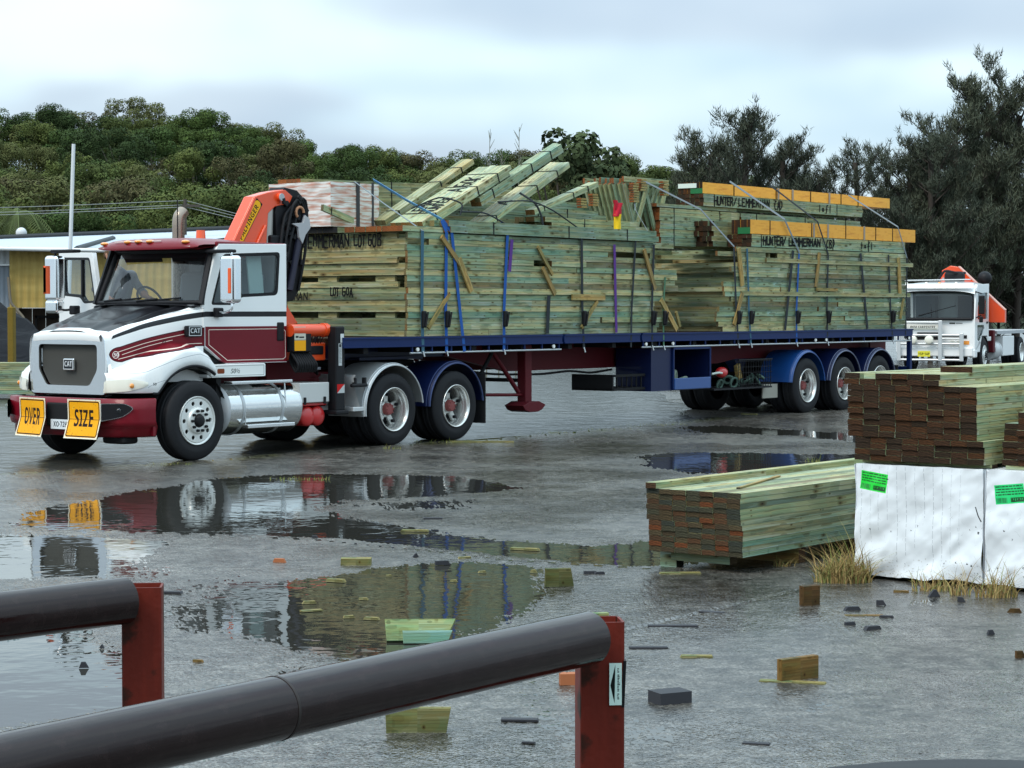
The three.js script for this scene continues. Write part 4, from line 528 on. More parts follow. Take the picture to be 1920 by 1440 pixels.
  const name = signMat(640, 130, (c, w, h) => { c.clearRect(0, 0, w, h); c.fillStyle = '#1a1209'; c.beginPath(); c.roundRect(0, 0, w, h, 60); c.fill(); c.fillStyle = '#f5b21a'; c.beginPath(); c.roundRect(8, 8, w - 16, h - 16, 54); c.fill(); c.fillStyle = '#15100a'; c.font = 'bold 92px sans-serif'; c.textAlign = 'center'; c.save(); c.translate(w / 2, 98); c.scale(1.02, 1); c.fillText('PALFINGER', 0, 0); c.restore(); });
  const boom = [[1.50, 2.62], [2.02, 3.40], [2.30, 3.47], [2.62, 3.52], [2.76, 3.44], [2.70, 3.34], [2.42, 3.30], [2.28, 3.20], [2.22, 2.55]];
  part(C, 'boom', [ext(boom, .16, .012).translate(0, 0, .12), ext([[1.50, 2.62], [2.02, 3.40], [2.06, 3.41], [1.62, 2.62]], .2, .004).translate(0, 0, .10)], M.orange);
  label(C, 'lettering', .72, .145, name, 1.90, 3.06, .302, 0, 0, Math.atan2(.75, .53));
  part(C, 'lift_cylinder', [bar([2.33, 2.45, .2], [2.36, 3.28, .2], .085, 20), bar([2.36, 3.2, .2], [2.5, 3.42, .2], .04, 12)], std([.42, .40, .37], .35, .5));
  part(C, 'boom_rib', bar([1.95, 2.62, .305], [2.22, 3.02, .305], .022), M.orange); part(C, 'pivot_boss', cyl(.055, .055, .06, 'z', 2.5, 3.42, .31), M.orange);
  part(C, 'pivot_pin', cyl(.05, .05, .04, 'z', 2.5, 3.42, .33), M.wornGrey);
  part(C, 'outer_boom', [ext([[2.50, 3.42], [2.62, 3.55], [2.86, 3.52], [3.02, 3.40], [3.10, 3.26], [3.0, 3.1], [3.06, 2.92], [2.96, 2.70], [2.92, 2.20], [2.78, 2.02], [2.62, 2.0], [2.50, 2.6], [2.44, 3.2]], .26, .01).translate(0, 0, .02), rbx(2.40, 2.82, 2.0, 3.3, -.25, .0, .03), rbx(2.30, 2.62, 1.9, 2.9, -.1, .34, .03)], M.plastic);
  part(C, 'hose', [[2.6, 3.2, .33], [2.7, 3.3, .36], [2.78, 3.12, .34]].map((p, i) => tube([[2.44 + i * .05, 2.2, .32], [2.46 + i * .09, 2.8, .36], p, [2.95 - i * .04, 3.42, .33], [3.04, 3.2 - i * .06, .31], [2.98, 2.7, .33], [2.86, 2.15, .31]], .02, 6, 50)), M.rubber);
  part(C, 'outer_cylinder', [bar([2.66, 2.15, .33], [2.88, 2.95, .33], .05, 14), bar([2.88, 2.95, .33], [2.96, 3.2, .33], .026, 10)], std([.03, .03, .05], .4));
  part(C, 'grey_plate', ext([[2.66, 3.06], [2.78, 3.02], [2.80, 2.88], [2.86, 2.80], [2.92, 2.92], [3.02, 3.02], [3.0, 3.14], [2.92, 3.18], [2.88, 3.08]], .03, .004).translate(0, 0, .36), std([.42, .42, .43], .4));
  part(C, 'copper_clip', mv(new THREE.TorusGeometry(.075, .02, 8, 16, 4), 2.84, 3.22, .36), std([.45, .22, .12], .5));
  part(C, 'fitting', Array.from({ length: 16 }, (_, i) => mv(rbx(-.025, .025, -.04, .04, -.02, .02, .008), rr(2.5, 3.0), rr(2.5, 3.45), rr(.3, .38), 0, 0, rr(-1, 1))), M.plastic);
  part(C, 'column', [ext([[2.40, 1.5], [2.46, 2.0], [2.56, 2.1], [2.66, 2.0], [2.84, 1.70], [2.84, 1.5]], .30, .012).translate(0, 0, -.1), ext([[2.50, 1.66], [2.62, 2.02], [2.68, 1.9], [2.86, 1.70]], .08, .01).translate(0, 0, .2)], M.orange); part(C, 'crane_base', [rbx(2.25, 2.95, 1.02, 1.52, -.45, .5, .03)], M.chassisRed);
  part(C, 'outrigger', [bar([1.92, 1.61, 1.02], [2.66, 1.61, 1.02], .085, 16), cyl(.095, .095, .08, 'x', 2.60, 1.61, 1.02, 16), rbx(2.3, 2.66, 1.2, 1.44, .5, 1.0, .02)], M.orange);
  const leg = part(C, 'stabiliser_leg', [rbx(2.62, 2.80, .52, 1.66, 1.06, 1.22, .02), rbx(2.58, 2.84, .47, .53, 1.0, 1.26, .02)], M.plastic);
  label(leg, 'leg_label', .07, .30, signMat(64, 256, (c) => { c.fillStyle = '#b9bcbb'; c.fillRect(0, 0, 64, 256); c.fillStyle = '#444'; for (let i = 0; i < 12; i++) c.fillRect(8, 60 + i * 14, 30 + (i * 7) % 20, 5); c.fillRect(10, 8, 40, 36); }), 2.70, 1.28, 1.224); label(leg, 'leg_label', .07, .12, signMat(32, 64, c => { c.fillStyle = '#d8d9d6'; c.fillRect(0, 0, 32, 64); }), 2.74, 1.50, 1.224); label(leg, 'leg_marker', .15, .12, signMat(64, 64, c => { c.fillStyle = '#b9bcbb'; c.fillRect(0, 0, 64, 64); c.fillStyle = '#c01818'; c.beginPath(); c.moveTo(0, 0); c.lineTo(64, 0); c.lineTo(0, 64); c.fill(); }), 2.71, .82, 1.224);
  const ctl = part(C, 'control_box', [rbx(1.93, 2.28, 1.32, 1.66, .70, 1.09, .02)], M.plastic);
  label(ctl, 'warning_label', .22, .32, signMat(150, 220, (c) => { c.fillStyle = '#c9c5b4'; c.fillRect(0, 0, 150, 220); c.fillStyle = '#f0a512'; c.fillRect(0, 126, 150, 94); c.fillStyle = '#222'; c.fillRect(14, 20, 44, 26); c.fillRect(96, 18, 30, 20); c.fillRect(14, 84, 40, 18); c.fillRect(62, 90, 66, 14); c.fillRect(0, 58, 150, 4); c.fillRect(0, 120, 150, 4); }), 2.05, 1.50, 1.094);
  part(C, 'hose_loop', Array.from({ length: 9 }, (_, i) => tube([[1.96 + i * .04, 1.36, .98], [1.97 + i * .045, 1.16, 1.13], [2.0 + i * .045, 1.06, 1.06], [2.04 + i * .045, 1.2, .92], [2.08 + i * .04, 1.32, .9]], .017, 6, 24)), M.rubber);
  part(C, 'lever_bank', [...Array.from({ length: 6 }, (_, i) => bar([2.3 + i * .05, 1.4, .98], [2.3 + i * .055, 1.56, 1.05], .008, 5)), rbx(2.26, 2.6, 1.28, 1.4, .85, 1.02, .02)], M.plastic);
  // exhaust stack with a scorched tip
  part(T, 'exhaust_stack', [cyl(.085, .085, 1.6, 'y', 1.76, 2.1, -.9, 24), tube([[1.76, 2.88, -.9], [1.76, 3.05, -.9], [1.78, 3.16, -.9], [1.86, 3.24, -.9]], .085, 20, 16)], std([.33, .27, .22], .5, .6, { roughnessMap: roughNoise }));
}
// ---------------------------------------------------------------- the driver, standing on the far step and leaning into the doorway
{
  const P = onTruck('person', 'person in grey shirt leaning into the cab through the open far door', 'person', .95, .96, -1.2);
  const skin = [.42, .22, .15], shirt = [.16, .18, .20], jeans = [.03, .035, .05], boot = [.05, .035, .02];
  // joints relative to the feet: x rearwards, y up, z towards the cab
  const B = (a, b, ra, rb, c) => ({ a: V(...a), b: V(...b), ra, rb, c });
  const body = [B([-.10, .90, 0], [.10, .90, 0], .125, .125, jeans), B([0, .96, 0], [-.03, 1.22, .05], .14, .155, shirt), B([-.03, 1.22, .05], [-.07, 1.40, .07], .155, .10, shirt), B([-.24, 1.38, .06], [.14, 1.38, .08], .075, .075, shirt), B([-.08, 1.42, .07], [-.15, 1.54, .07], .055, .05, skin),
    B([-.24, 1.38, .06], [-.40, 1.20, -.02], .062, .05, shirt), B([-.40, 1.20, -.02], [-.30, 1.05, .18], .045, .032, skin), B([.14, 1.38, .08], [.22, 1.14, .24], .062, .05, shirt), B([.22, 1.14, .24], [.10, 1.08, .46], .045, .032, skin),
    B([-.10, .90, 0], [-.11, .48, .05], .092, .065, jeans), B([-.11, .48, .05], [-.12, .09, -.02], .062, .042, jeans), B([.10, .90, 0], [.10, .48, .05], .092, .065, jeans), B([.10, .48, .05], [.12, .09, -.02], .062, .042, jeans), B([-.12, .06, -.05], [-.13, .045, .15], .05, .04, boot), B([.12, .06, -.05], [.13, .045, .15], .05, .04, boot)];
  const H = V(-.19, 1.63, .08), head = [B([H.x, H.y + .03, H.z - .01], [H.x, H.y + .01, H.z + .01], .095, .09, skin), B([H.x, H.y - .03, H.z + .03], [H.x, H.y - .085, H.z + .05], .07, .045, skin), B([H.x, H.y - .02, H.z + .09], [H.x, H.y + .015, H.z + .085], .018, .01, skin), B([H.x - .09, H.y - .02, H.z], [H.x - .092, H.y + .03, H.z - .01], .014, .018, skin), B([H.x + .09, H.y - .02, H.z], [H.x + .092, H.y + .03, H.z - .01], .014, .018, skin), B([-.08, 1.42, .07], [-.16, 1.56, .07], .055, .05, skin)];
  const hand = (w, d) => { const s = d.clone().cross(V(0, 1, 0)).normalize(), r = [{ a: w, b: w.clone().addScaledVector(d, .075), ra: .03, rb: .034, c: skin }]; for (let i = 0; i < 4; i++) { const k = w.clone().addScaledVector(d, .085).addScaledVector(s, (i - 1.5) * .022), m = k.clone().addScaledVector(d, [.03, .036, .034, .026][i]).add(V(0, -.012, 0)), e = m.clone().addScaledVector(d, .014).add(V(0, -.03, 0)); r.push({ a: k, b: m, ra: .0105, rb: .0095, c: skin }, { a: m, b: e, ra: .0095, rb: .008, c: skin }); } const t = w.clone().addScaledVector(d, .03).addScaledVector(s, -.034), u = t.clone().addScaledVector(d, .04).addScaledVector(s, -.02); r.push({ a: t, b: u, ra: .013, rb: .011, c: skin }); return r; };
  const dist = (p, b) => { const ab = b.b.clone().sub(b.a), t = Math.min(1, Math.max(0, p.clone().sub(b.a).dot(ab) / ab.lengthSq())); return p.distanceTo(b.a.clone().addScaledVector(ab, t)) - (b.ra + (b.rb - b.ra) * t); };
  const skinOf = (bones, c, half, res, k) => { const mc = new MarchingCubes(res, new THREE.MeshBasicMaterial(), false, false, 60000); mc.isolation = 0; const p = V(0, 0, 0), h = res / 2; for (let z = 0; z < res; z++) for (let y = 0; y < res; y++) for (let x = 0; x < res; x++) { p.set(c.x + (x - h) / h * half, c.y + (y - h) / h * half, c.z + (z - h) / h * half); let d = 9; for (const b of bones) { const e = dist(p, b), q = Math.max(k - Math.abs(d - e), 0) / k; d = Math.min(d, e) - q * q * k * .25; } mc.field[x + y * res + z * res * res] = -d; } mc.update(); const n = mc.count, pos = new Float32Array(n * 3), nor = mc.normalArray.slice(0, n * 3), col = new Float32Array(n * 3); for (let i = 0; i < n; i++) { p.set(c.x + mc.positionArray[3 * i] * half, c.y + mc.positionArray[3 * i + 1] * half, c.z + mc.positionArray[3 * i + 2] * half); pos.set([p.x, p.y, p.z], 3 * i); let best = 9, cc = skin; for (const b of bones) { const e = dist(p, b); if (e < best) { best = e; cc = b.c; } } col.set(cc, 3 * i); } const g = new THREE.BufferGeometry(); g.setAttribute('position', new THREE.BufferAttribute(pos, 3)); g.setAttribute('color', new THREE.BufferAttribute(col, 3)); g.computeVertexNormals(); return mergeVertices(g, 1e-4); };
  const hs = [hand(V(-.30, 1.05, .18), V(.35, -.2, .9).normalize()), hand(V(.10, 1.08, .46), V(-.4, -.1, .9).normalize())];
  const gs = [skinOf(body, V(-.08, .82, .1), .92, 80, .05), skinOf(head, V(H.x + .02, H.y - .04, H.z), .2, 48, .03), ...hs.map(h => skinOf(h, h[0].b.clone(), .13, 44, .012))].map(g => { g.computeVertexNormals(); return g; });
  part(P, 'body', mergeGeometries(gs), std([1, 1, 1], .8, 0, { vertexColors: true }));
  const hair = new THREE.SphereGeometry(.108, 24, 16, 0, 7, 0, 1.75), hp = hair.attributes.position; for (let i = 0; i < hp.count; i++) { const n = 1 + .06 * (vnoise(hp.getX(i) * 60, hp.getY(i) * 60, hp.getZ(i) * 60) - .5); hp.setXYZ(i, hp.getX(i) * n * .98, hp.getY(i) * n, hp.getZ(i) * n * 1.05); } hair.computeVertexNormals(); part(P, 'hair', hair.rotateX(-.35), std([.10, .055, .03], .8), H.x, H.y + .032, H.z - .012);
  for (const k of [-1, 1]) part(P, 'eye', new THREE.SphereGeometry(.012, 8, 6), M.dark, H.x + .034 * k, H.y + .01, H.z + .088);
}

// ---------------------------------------------------------------- the semi-trailer
{
  const T = onTruck('semi_trailer', 'long blue flat-top semi-trailer with three axles, loaded with timber', 'trailer', 0, 0, 0);
  part(T, 'deck', [bx(2.74, 19.62, 1.40, 1.495, -1.22, 1.20)], std([.10, .07, .05], .8, 0, { map: endMap }));
  const rail = (a, b) => [ext([[1.395, 0], [1.50, 0], [1.50, .03], [1.415, .035], [1.40, .05], [1.385, .05]].map(([y, z]) => [z, y]), b - a).rotateY(Math.PI / 2).translate(a, 0, 1.2 + .05).scale(1, 1, 1)];
  const nearRail = (a, b) => part(T, 'side_rail', [bx(a, b, 1.375, 1.502, 1.20, 1.245), bx(a, b, 1.48, 1.507, 1.2, 1.26), bx(a, b, 1.365, 1.385, 1.18, 1.26)], M.blue);
  nearRail(2.74, 7.78); nearRail(7.84, 9.93); nearRail(9.99, 19.62);
  part(T, 'side_rail', bx(2.74, 19.62, 1.37, 1.505, -1.25, -1.22), M.blue);
  const ropeRail = (a, b, n) => { const r = part(T, 'rope_rail', [bar([a, 1.275, 1.235], [b, 1.275, 1.235], .014, 8)], M.galv); for (let i = 0; i <= n; i++) { const s = a + .05 + (b - a - .1) * i / n; part(r, 'rail_bracket', bx(s - .012, s + .012, 1.275, 1.37, 1.215, 1.24), M.blue); } };
  ropeRail(4.15, 7.76, 8); ropeRail(9.99, 19.55, 20);
  for (const s of [4.3, 7.55, 10.1, 10.9, 15.7, 16.1, 19.45]) part(T, 'side_marker', cyl(.028, .028, .02, 'z', s, 1.325, 1.25, 12), std([.85, .84, .8], .3));
  part(T, 'gooseneck', [bx(2.74, 5.9, 1.19, 1.40, .34, .42), bx(2.74, 5.9, 1.19, 1.40, -.42, -.34), bx(2.74, 2.80, 1.22, 1.40, -1.2, 1.2), bx(3.8, 5.2, 1.17, 1.21, -.6, .6)], M.navy);
  part(T, 'chassis_beam', [ext([[5.9, 1.40], [5.9, 1.2], [7.4, .93], [13.6, .93], [14.2, 1.0], [19.5, 1.0], [19.5, 1.40]], .09).translate(0, 0, .36), ext([[5.9, 1.40], [5.9, 1.2], [7.4, .93], [13.6, .93], [14.2, 1.0], [19.5, 1.0], [19.5, 1.40]], .09).translate(0, 0, -.45)], M.chassisRed);
  for (let i = 0; i < 14; i++) part(T, 'cross_member', bx(3.2 + i * 1.2, 3.3 + i * 1.2, 1.28, 1.40, -1.2, 1.2), M.dark);
  part(T, 'skirt_panel', bx(18.95, 19.6, .66, 1.36, .62, .66), M.chassisRed);
  part(T, 'rear_frame', [bx(19.56, 19.64, .60, 1.50, 1.14, 1.22), bx(19.56, 19.64, .60, 1.50, -1.22, -1.14), bx(19.56, 19.64, .62, .76, -1.2, 1.2)], M.blue);
  // landing legs
  for (const k of [1, -1]) { const L = part(T, 'landing_leg', [rbx(7.27, 7.44, .45, 1.35, .84 * k - .08, .84 * k + .08, .015), bar([6.6, 1.25, .80 * k], [7.2, .62, .84 * k], .035), bar([6.0, .62, .84 * k], [7.3, .58, .84 * k], .025)], M.chassisRed); part(L, 'foot', ext([[7.09, .42], [7.15, .36], [7.26, .33], [7.46, .33], [7.57, .36], [7.65, .42], [7.5, .47], [7.24, .47]], .34, .01).translate(0, 0, .84 * k - .17), M.chassisRed); }
  part(T, 'leg_brace', [bar([6.6, 1.25, .8], [6.0, .62, .84], .03), bar([7.35, .8, .84], [7.35, .8, -.84], .03)], M.dark);
  part(T, 'air_hose', [tube([[6.0, 1.0, .5], [7.0, .9, .5], [8.2, .87, .5], [9.0, .90, .5], [9.6, .86, .5], [10.2, .9, .5]], .02, 6), tube([[2.8, 1.2, .3], [2.72, .95, .4], [2.5, 1.0, .3], [2.4, 1.3, .2]], .02, 6), tube([[2.8, 1.25, .45], [2.9, 1.0, .62], [2.66, 1.25, .75], [2.75, 1.7, .8]], .018, 6)], M.rubber);
  // open toolbox, basket of chains and dunnage
  const box = part(T, 'toolbox', [bx(10.32, 10.96, .545, 1.25, .5, 1.20), bx(10.96, 12.1, .545, .575, .5, 1.22), bx(10.96, 12.1, 1.22, 1.25, .5, 1.22), bx(12.07, 12.1, .575, 1.22, .5, 1.22), bx(10.96, 12.1, .575, 1.22, .48, .51), bx(10.96, 10.99, .575, 1.22, 1.2, 1.225), bx(12.07, 12.1, .575, 1.22, 1.2, 1.225)], M.navy);
  part(box, 'box_door', [rbx(10.97, 12.09, .555, .745, 1.22, 1.245, .01)], M.guardBlue);
  part(box, 'box_frame', [bx(10.94, 10.965, .56, 1.26, 1.21, 1.235), bx(12.09, 12.115, .56, 1.26, 1.21, 1.235), bx(10.94, 12.115, 1.225, 1.265, 1.21, 1.235)], M.blue);
  part(T, 'pallet_rack', [bx(9.35, 10.3, .58, .62, .3, 1.1), bx(9.35, 9.39, .58, .84, .3, 1.1), bx(9.35, 10.3, .80, .84, 1.06, 1.1), ...Array.from({ length: 6 }, (_, i) => bx(9.5 + i * .14, 9.515 + i * .14, .62, .80, 1.07, 1.09))], M.dark);
  const bask = part(T, 'chain_basket', [bx(12.3, 14.25, .50, .53, .55, 1.18), ...Array.from({ length: 5 }, (_, i) => bx(13.1, 14.25, .58 + i * .1, .586 + i * .1, 1.17, 1.18)), ...Array.from({ length: 14 }, (_, i) => bx(13.1 + i * .085, 13.106 + i * .085, .53, 1.0, 1.17, 1.18)), bx(13.1, 14.25, 1.0, 1.02, 1.16, 1.19)], M.plastic);
  const rg = rng(90);
  part(bask, 'rolled_strap', Array.from({ length: 14 }, () => mv(new THREE.TorusGeometry(rr(.05, .09, rg), .022, 6, 14), rr(12.6, 14.1, rg), .58 + rg() * .12, rr(.8, 1.12, rg), rr(-1, 1, rg), rr(-1, 1, rg), 0)), std([.10, .16, .13], .9));
  part(bask, 'red_bag', mv(new THREE.SphereGeometry(.12, 12, 8).scale(1.3, .8, .8), 12.75, .80, 1.05), M.red); part(bask, 'white_strap', tube([[12.35, .78, 1.1], [12.5, .80, 1.14], [12.65, .79, 1.12]], .02, 6), M.paper); part(bask, 'offcut', mv(new THREE.BoxGeometry(.12, .26, .06), 13.3, .80, 1.05, 0, 0, .3), W_DUN[0]);
  part(T, 'rolled_strap', [mv(new THREE.TorusGeometry(.09, .03, 8, 18), 11.35, .76, 1.0, 0, .4, 0), mv(new THREE.TorusGeometry(.07, .025, 8, 18), 11.5, .72, 1.05, 1.2, 0, 0)], std([.22, .26, .2], .9));
  part(T, 'number_panel', [bx(14.2, 14.72, .30, .55, 1.0, 1.02)], std([.35, .33, .28], .6));
  // axles, wheels and half-round guards
  const lerp = (a, b, t) => a + (b - a) * t;
  [15.42, 16.83, 18.24].forEach((s, i) => {
    part(T, 'axle', [cyl(.08, .08, 1.8, 'z', s, .5, 0), bx(s - .5, s + .5, .62, .72, .42, .52), bx(s - .5, s + .5, .62, .72, -.52, -.42), cyl(.11, .11, .3, 'x', s + .35, .62, .2)], M.dark);
    for (const k of [1, -1]) driveWheel(T, s, .5, 1.25 * k, k < 0);
    for (const k of [1, -1]) { const arc = (rad, z) => Array.from({ length: 25 }, (_, q) => { const a = lerp(.12, 3.02, q / 24); return [s - Math.cos(a) * rad, .5 + Math.sin(a) * rad, z * k]; }); const o = part(T, 'mudguard', loft([arc(.65, .60), arc(.655, .9), arc(.65, 1.21), arc(.637, 1.235), arc(.643, 1.25), arc(.615, 1.265)]), i ? M.navy : M.guardBlue); if (k > 0) part(o, 'guard_edge', [tube(arc(.612, 1.265), .012, 6, 40), tube(arc(.648, 1.222), .007, 6, 40)], i ? std([.16, .18, .26], .35, .4) : M.guardBlue); }
  });
  part(T, 'mud_flap', [bx(18.97, 18.99, .16, .8, .66, 1.25), bx(18.97, 18.99, .16, .8, -1.25, -.66)], M.rubber);
}

// ---------------------------------------------------------------- timber on the trailer
const rw = rng(404);
// one board of a pack: dx long, dy high, dz deep, centred; side material a, end material b
function plank(parent, dx, dy, dz, x, y, z, a, b, name = 'board', rot) { const m = new THREE.Mesh(metreBox(+dx.toFixed(2), dy, dz), [a, b ?? a]); m.name = name; m.position.set(x, y, z); if (rot) m.rotation.set(...rot); parent.add(m); return m; }
const crossBoxes = {};
function crossPlank(parent, dz, dy, dx, x, y, z, a, b, name = 'board') { const m = plank(parent, dz, dy, dx, x, y, z, a, b, name); m.rotation.y = Math.PI / 2; return m; } // runs across the trailer
function writing(w, h, f) { const m = std([1, 1, 1], .8, 0, { map: canvasTex(w, h, (c) => { c.clearRect(0, 0, w, h); c.strokeStyle = c.fillStyle = '#0c0c0e'; c.lineCap = 'round'; c.lineJoin = 'round'; f(c, w, h); }, true, false), transparent: true, alphaTest: .35 }); return m; }
// hand lettering as brush strokes on a 4 x 6 grid per letter
const GLYPH = { L: '0006,0646', E: '4000,0006,0333,0646', M: '0600,0023,2340,4046', R: '0600,0030,3042,4233,3303,2346', A: '0620,2046,1434', N: '0600,0046,4640', O: '1030,3042,4245,4536,3616,1605,0502,0210', T: '0040,2026', '6': '3000,0005,0516,1636,3645,4543,4333,3303', '0': '1030,3042,4245,4536,3616,1605,0502,0210', B: '0600,0030,3041,4132,3203,0333,3344,4446,4606', H: '0006,4046,0343', U: '0005,0516,1636,3645,4540', '/': '0640', '(': '3010,1003,0304,0416,1636', ')': '1030,3043,4334,3416', '1': '2026', o: '1333,3335,3515,1513', f: '4020,2026,1333', I: '2026', Z: '0040,4006,0646', '.': '2526', G: '4010,1005,0516,1646,4643,4323', K: '0006,4003,0346', S: '4000,0003,0343,4346,4606' };
function scrawl(c, txt, x, y, w, h, lw, seed) { const r = rng(seed), cw = w / txt.length; c.lineWidth = lw * 1.35; [...txt].forEach((ch, i) => { const g = GLYPH[ch]; if (!g) return; const ox = x + i * cw + rr(-.08, .08, r) * cw, oy = y + rr(-.06, .06, r) * h, sc = rr(.9, 1.08, r), sk = rr(-.05, .15, r); for (const st of g.split(',')) { const [a, b, d, e] = [...st].map(Number), X = (u, v) => ox + (u / 4 * .72) * cw * sc + (6 - v) / 6 * h * sk * .3, Y = v => oy + v / 6 * h * sc; c.beginPath(); c.moveTo(X(a, b) + rr(-1, 1, r), Y(b)); c.quadraticCurveTo((X(a, b) + X(d, e)) / 2 + rr(-3, 3, r), (Y(b) + Y(e)) / 2 + rr(-3, 3, r), X(d, e), Y(e) + rr(-1, 1, r)); c.stroke(); } }); }
// a stack of nailed wall frames lying flat: plates along both sides, ends across, studs inside
function frameStack(name, label_, s0, s1, y0, n, o = {}) {
  const P = onTruck(name, label_, 'timber', 0, y0, 0, o.group), pit = .0865, hh = .082, r = rng(o.seed ?? 5);
  for (let k = 0; k < n; k++) {
    const y = pit * (k + .5), front = s0 + (o.front ? o.front(k, r) : rr(0, .02, r)), back = s1 + (o.back ? o.back(k, r) : rr(-.02, .02, r));
    // near plate, made of two or three lengths
    let a = front; const cuts = []; if (r() < .75) cuts.push(a + (back - a) * rr(.25, .75, r)); cuts.push(back);
    for (const c of cuts) { const gap = (o.gaps ?? []).find(g => g[0] === k && g[1] > a && g[1] < c); const lay = (p, q) => q - p > .05 && plank(P, q - p - .004, hh, .045, (p + q) / 2, y, 1.175 + rr(-.022, .02, r), pick(W_MIX, r), pick(E_MIX, r)); if (gap) { lay(a, gap[1]); lay(gap[2], c); } else lay(a, c); a = c; }
    plank(P, back - front, hh, .045, (front + back) / 2, y, -1.17 + rr(-.01, .01, r), pick(W_OLIVE, r));
    // ends
    if (!(o.skipFront ?? []).includes(k)) { const z0 = -1.14, z1 = o.flushFront ? 1.15 - (r() < .25 ? rr(.05, .2, r) : 0) : 1.15; crossPlank(P, z1 - z0, hh, .045, front + .03 + (o.flushFront ? rr(0, .02, r) : (o.recess ? o.recess(k, r) : rr(.25, .9, r))), y, (z0 + z1) / 2, pick(W_OLIVE, r)); }
    else for (const z of [-.35, .75]) crossPlank(P, .36, hh, .045, front + .06, y, z, pick(W_OLIVE, r), undefined, 'packer');
    crossPlank(P, 2.28, hh, .045, back - .04, y, 0, pick(W_OLIVE, r));
    for (let q = 0; q < 3; q++) crossPlank(P, 2.28, hh, .045, front + (back - front) * (q + 1) / 4 + rr(-.3, .3, r), y, 0, pick(W_OLIVE, r), undefined, 'stud');
  }
  return P;
}
const gFrames = 'nailed wall frames strapped on the trailer';
const f1 = frameStack('frame_stack', 'bottom front stack of green wall frames resting on the blue deck', 4.13, 10.5, 1.507, 4, { seed: 51, flushFront: true, skipFront: [3], back: (k, r) => rr(-.05, .72, r), group: gFrames });
const f2 = frameStack('frame_stack', 'middle front stack of green wall frames marked LOT 60A at its end', 4.13, 10.5, 1.507 + .0865 * 4, 6, { seed: 52, flushFront: true, skipFront: [5], back: (k, r) => rr(-.1, .78, r), group: gFrames });
const f3 = frameStack('frame_stack', 'top front stack of green wall frames marked LOT 60B at its end', 4.13, 10.46, 1.507 + .0865 * 10, 7, { seed: 53, flushFront: true, back: (k, r) => k < 2 ? rr(.3, .7, r) : rr(-.06, .02, r), gaps: [[5, 4.14, 4.62], [5, 8.0, 8.72], [4, 9.1, 10.3], [2, 7.1, 7.55]], group: gFrames });
const ragged = (k, r) => r() < .45 ? rr(-.45, -.1, r) : rr(0, .55, r);
const f4 = frameStack('frame_stack', 'lower rear stack of green wall frames with ragged ends above the toolbox', 12.75, 19.42, 1.507, 8, { seed: 54, front: ragged, group: gFrames });
const f5 = frameStack('frame_stack', 'upper rear stack of green wall frames under the orange beams', 12.75, 19.42, 1.507 + .0865 * 8, 9, { seed: 55, front: ragged, group: gFrames, recess: (k, r) => k > 5 ? 2.2 : rr(.3, 1, r), gaps: [[7, 14.0, 14.4]] });
for (const [a, b, y] of [[13.95, 19.62, .0865 * 6.5], [13.1, 19.52, -.03]]) plank(f5, b - a, .075, .035, (a + b) / 2, y, 1.222, W_OLIVE[1], E_MIX[0], 'batten');
label(f3, 'lettering', 1.55, .24, writing(800, 124, c => { scrawl(c, 'LEMMERMAN', 8, 14, 480, 88, 10, 3); scrawl(c, 'LOT', 520, 18, 120, 80, 10, 4); scrawl(c, '60B', 660, 14, 130, 84, 9, 5); }), 4.105, .49, .0, -Math.PI / 2);
label(f2, 'lettering', .46, .16, writing(320, 110, c => { scrawl(c, 'LOT', 8, 14, 120, 74, 11, 6); scrawl(c, '60A', 170, 14, 140, 74, 11, 7); }), 4.105, .28, .0, -Math.PI / 2); label(f2, 'lettering', .5, .14, writing(320, 90, c => scrawl(c, 'ERMAN', 8, 10, 300, 66, 9, 8)), 4.105, .22, -.88, -Math.PI / 2);
const ORD = ['first', 'second', 'third', 'fourth', 'fifth', 'sixth', 'seventh', 'eighth', 'ninth', 'tenth', 'eleventh', 'twelfth', 'thirteenth', 'fourteenth', 'fifteenth', 'sixteenth', 'seventeenth'], strapNo = {};
// loose splintered battens tucked under the straps
const tuck = ([[4.85, 2.93, 5.42, 2.42], [5.25, 2.62, 5.55, 2.15], [4.55, 1.62, 5.05, 2.12], [7.15, 2.84, 7.55, 2.42], [7.28, 2.52, 7.62, 2.12], [8.05, 2.08, 8.95, 2.08], [8.30, 1.60, 8.75, 2.02], [10.05, 2.86, 10.4, 2.22], [10.55, 2.05, 11.05, 1.55], [13.0, 2.95, 13.15, 2.3], [12.85, 1.62, 13.15, 2.18], [15.85, 2.93, 15.75, 2.30], [15.75, 2.26, 16.55, 2.25], [19.0, 2.9, 19.1, 2.2], [19.1, 1.7, 19.25, 2.1], [11.0, 1.85, 11.15, 1.6]]).sort((a, b) => a[0] - b[0]);
tuck.forEach(([a, b, c, d], i) => { const m = tag(part(scene, 'loose_batten', [flat([a, b, 1.238], [c, d, 1.226], .055 + .02 * (i % 3), .028)], W_DUN[i % 3]), `splintered brown batten wedged against the frames, ${ORD[i]} back from the cab`, 'batten', 'brown battens tucked under the straps'); m.position.copy(ORG); m.rotation.y = TURN; });
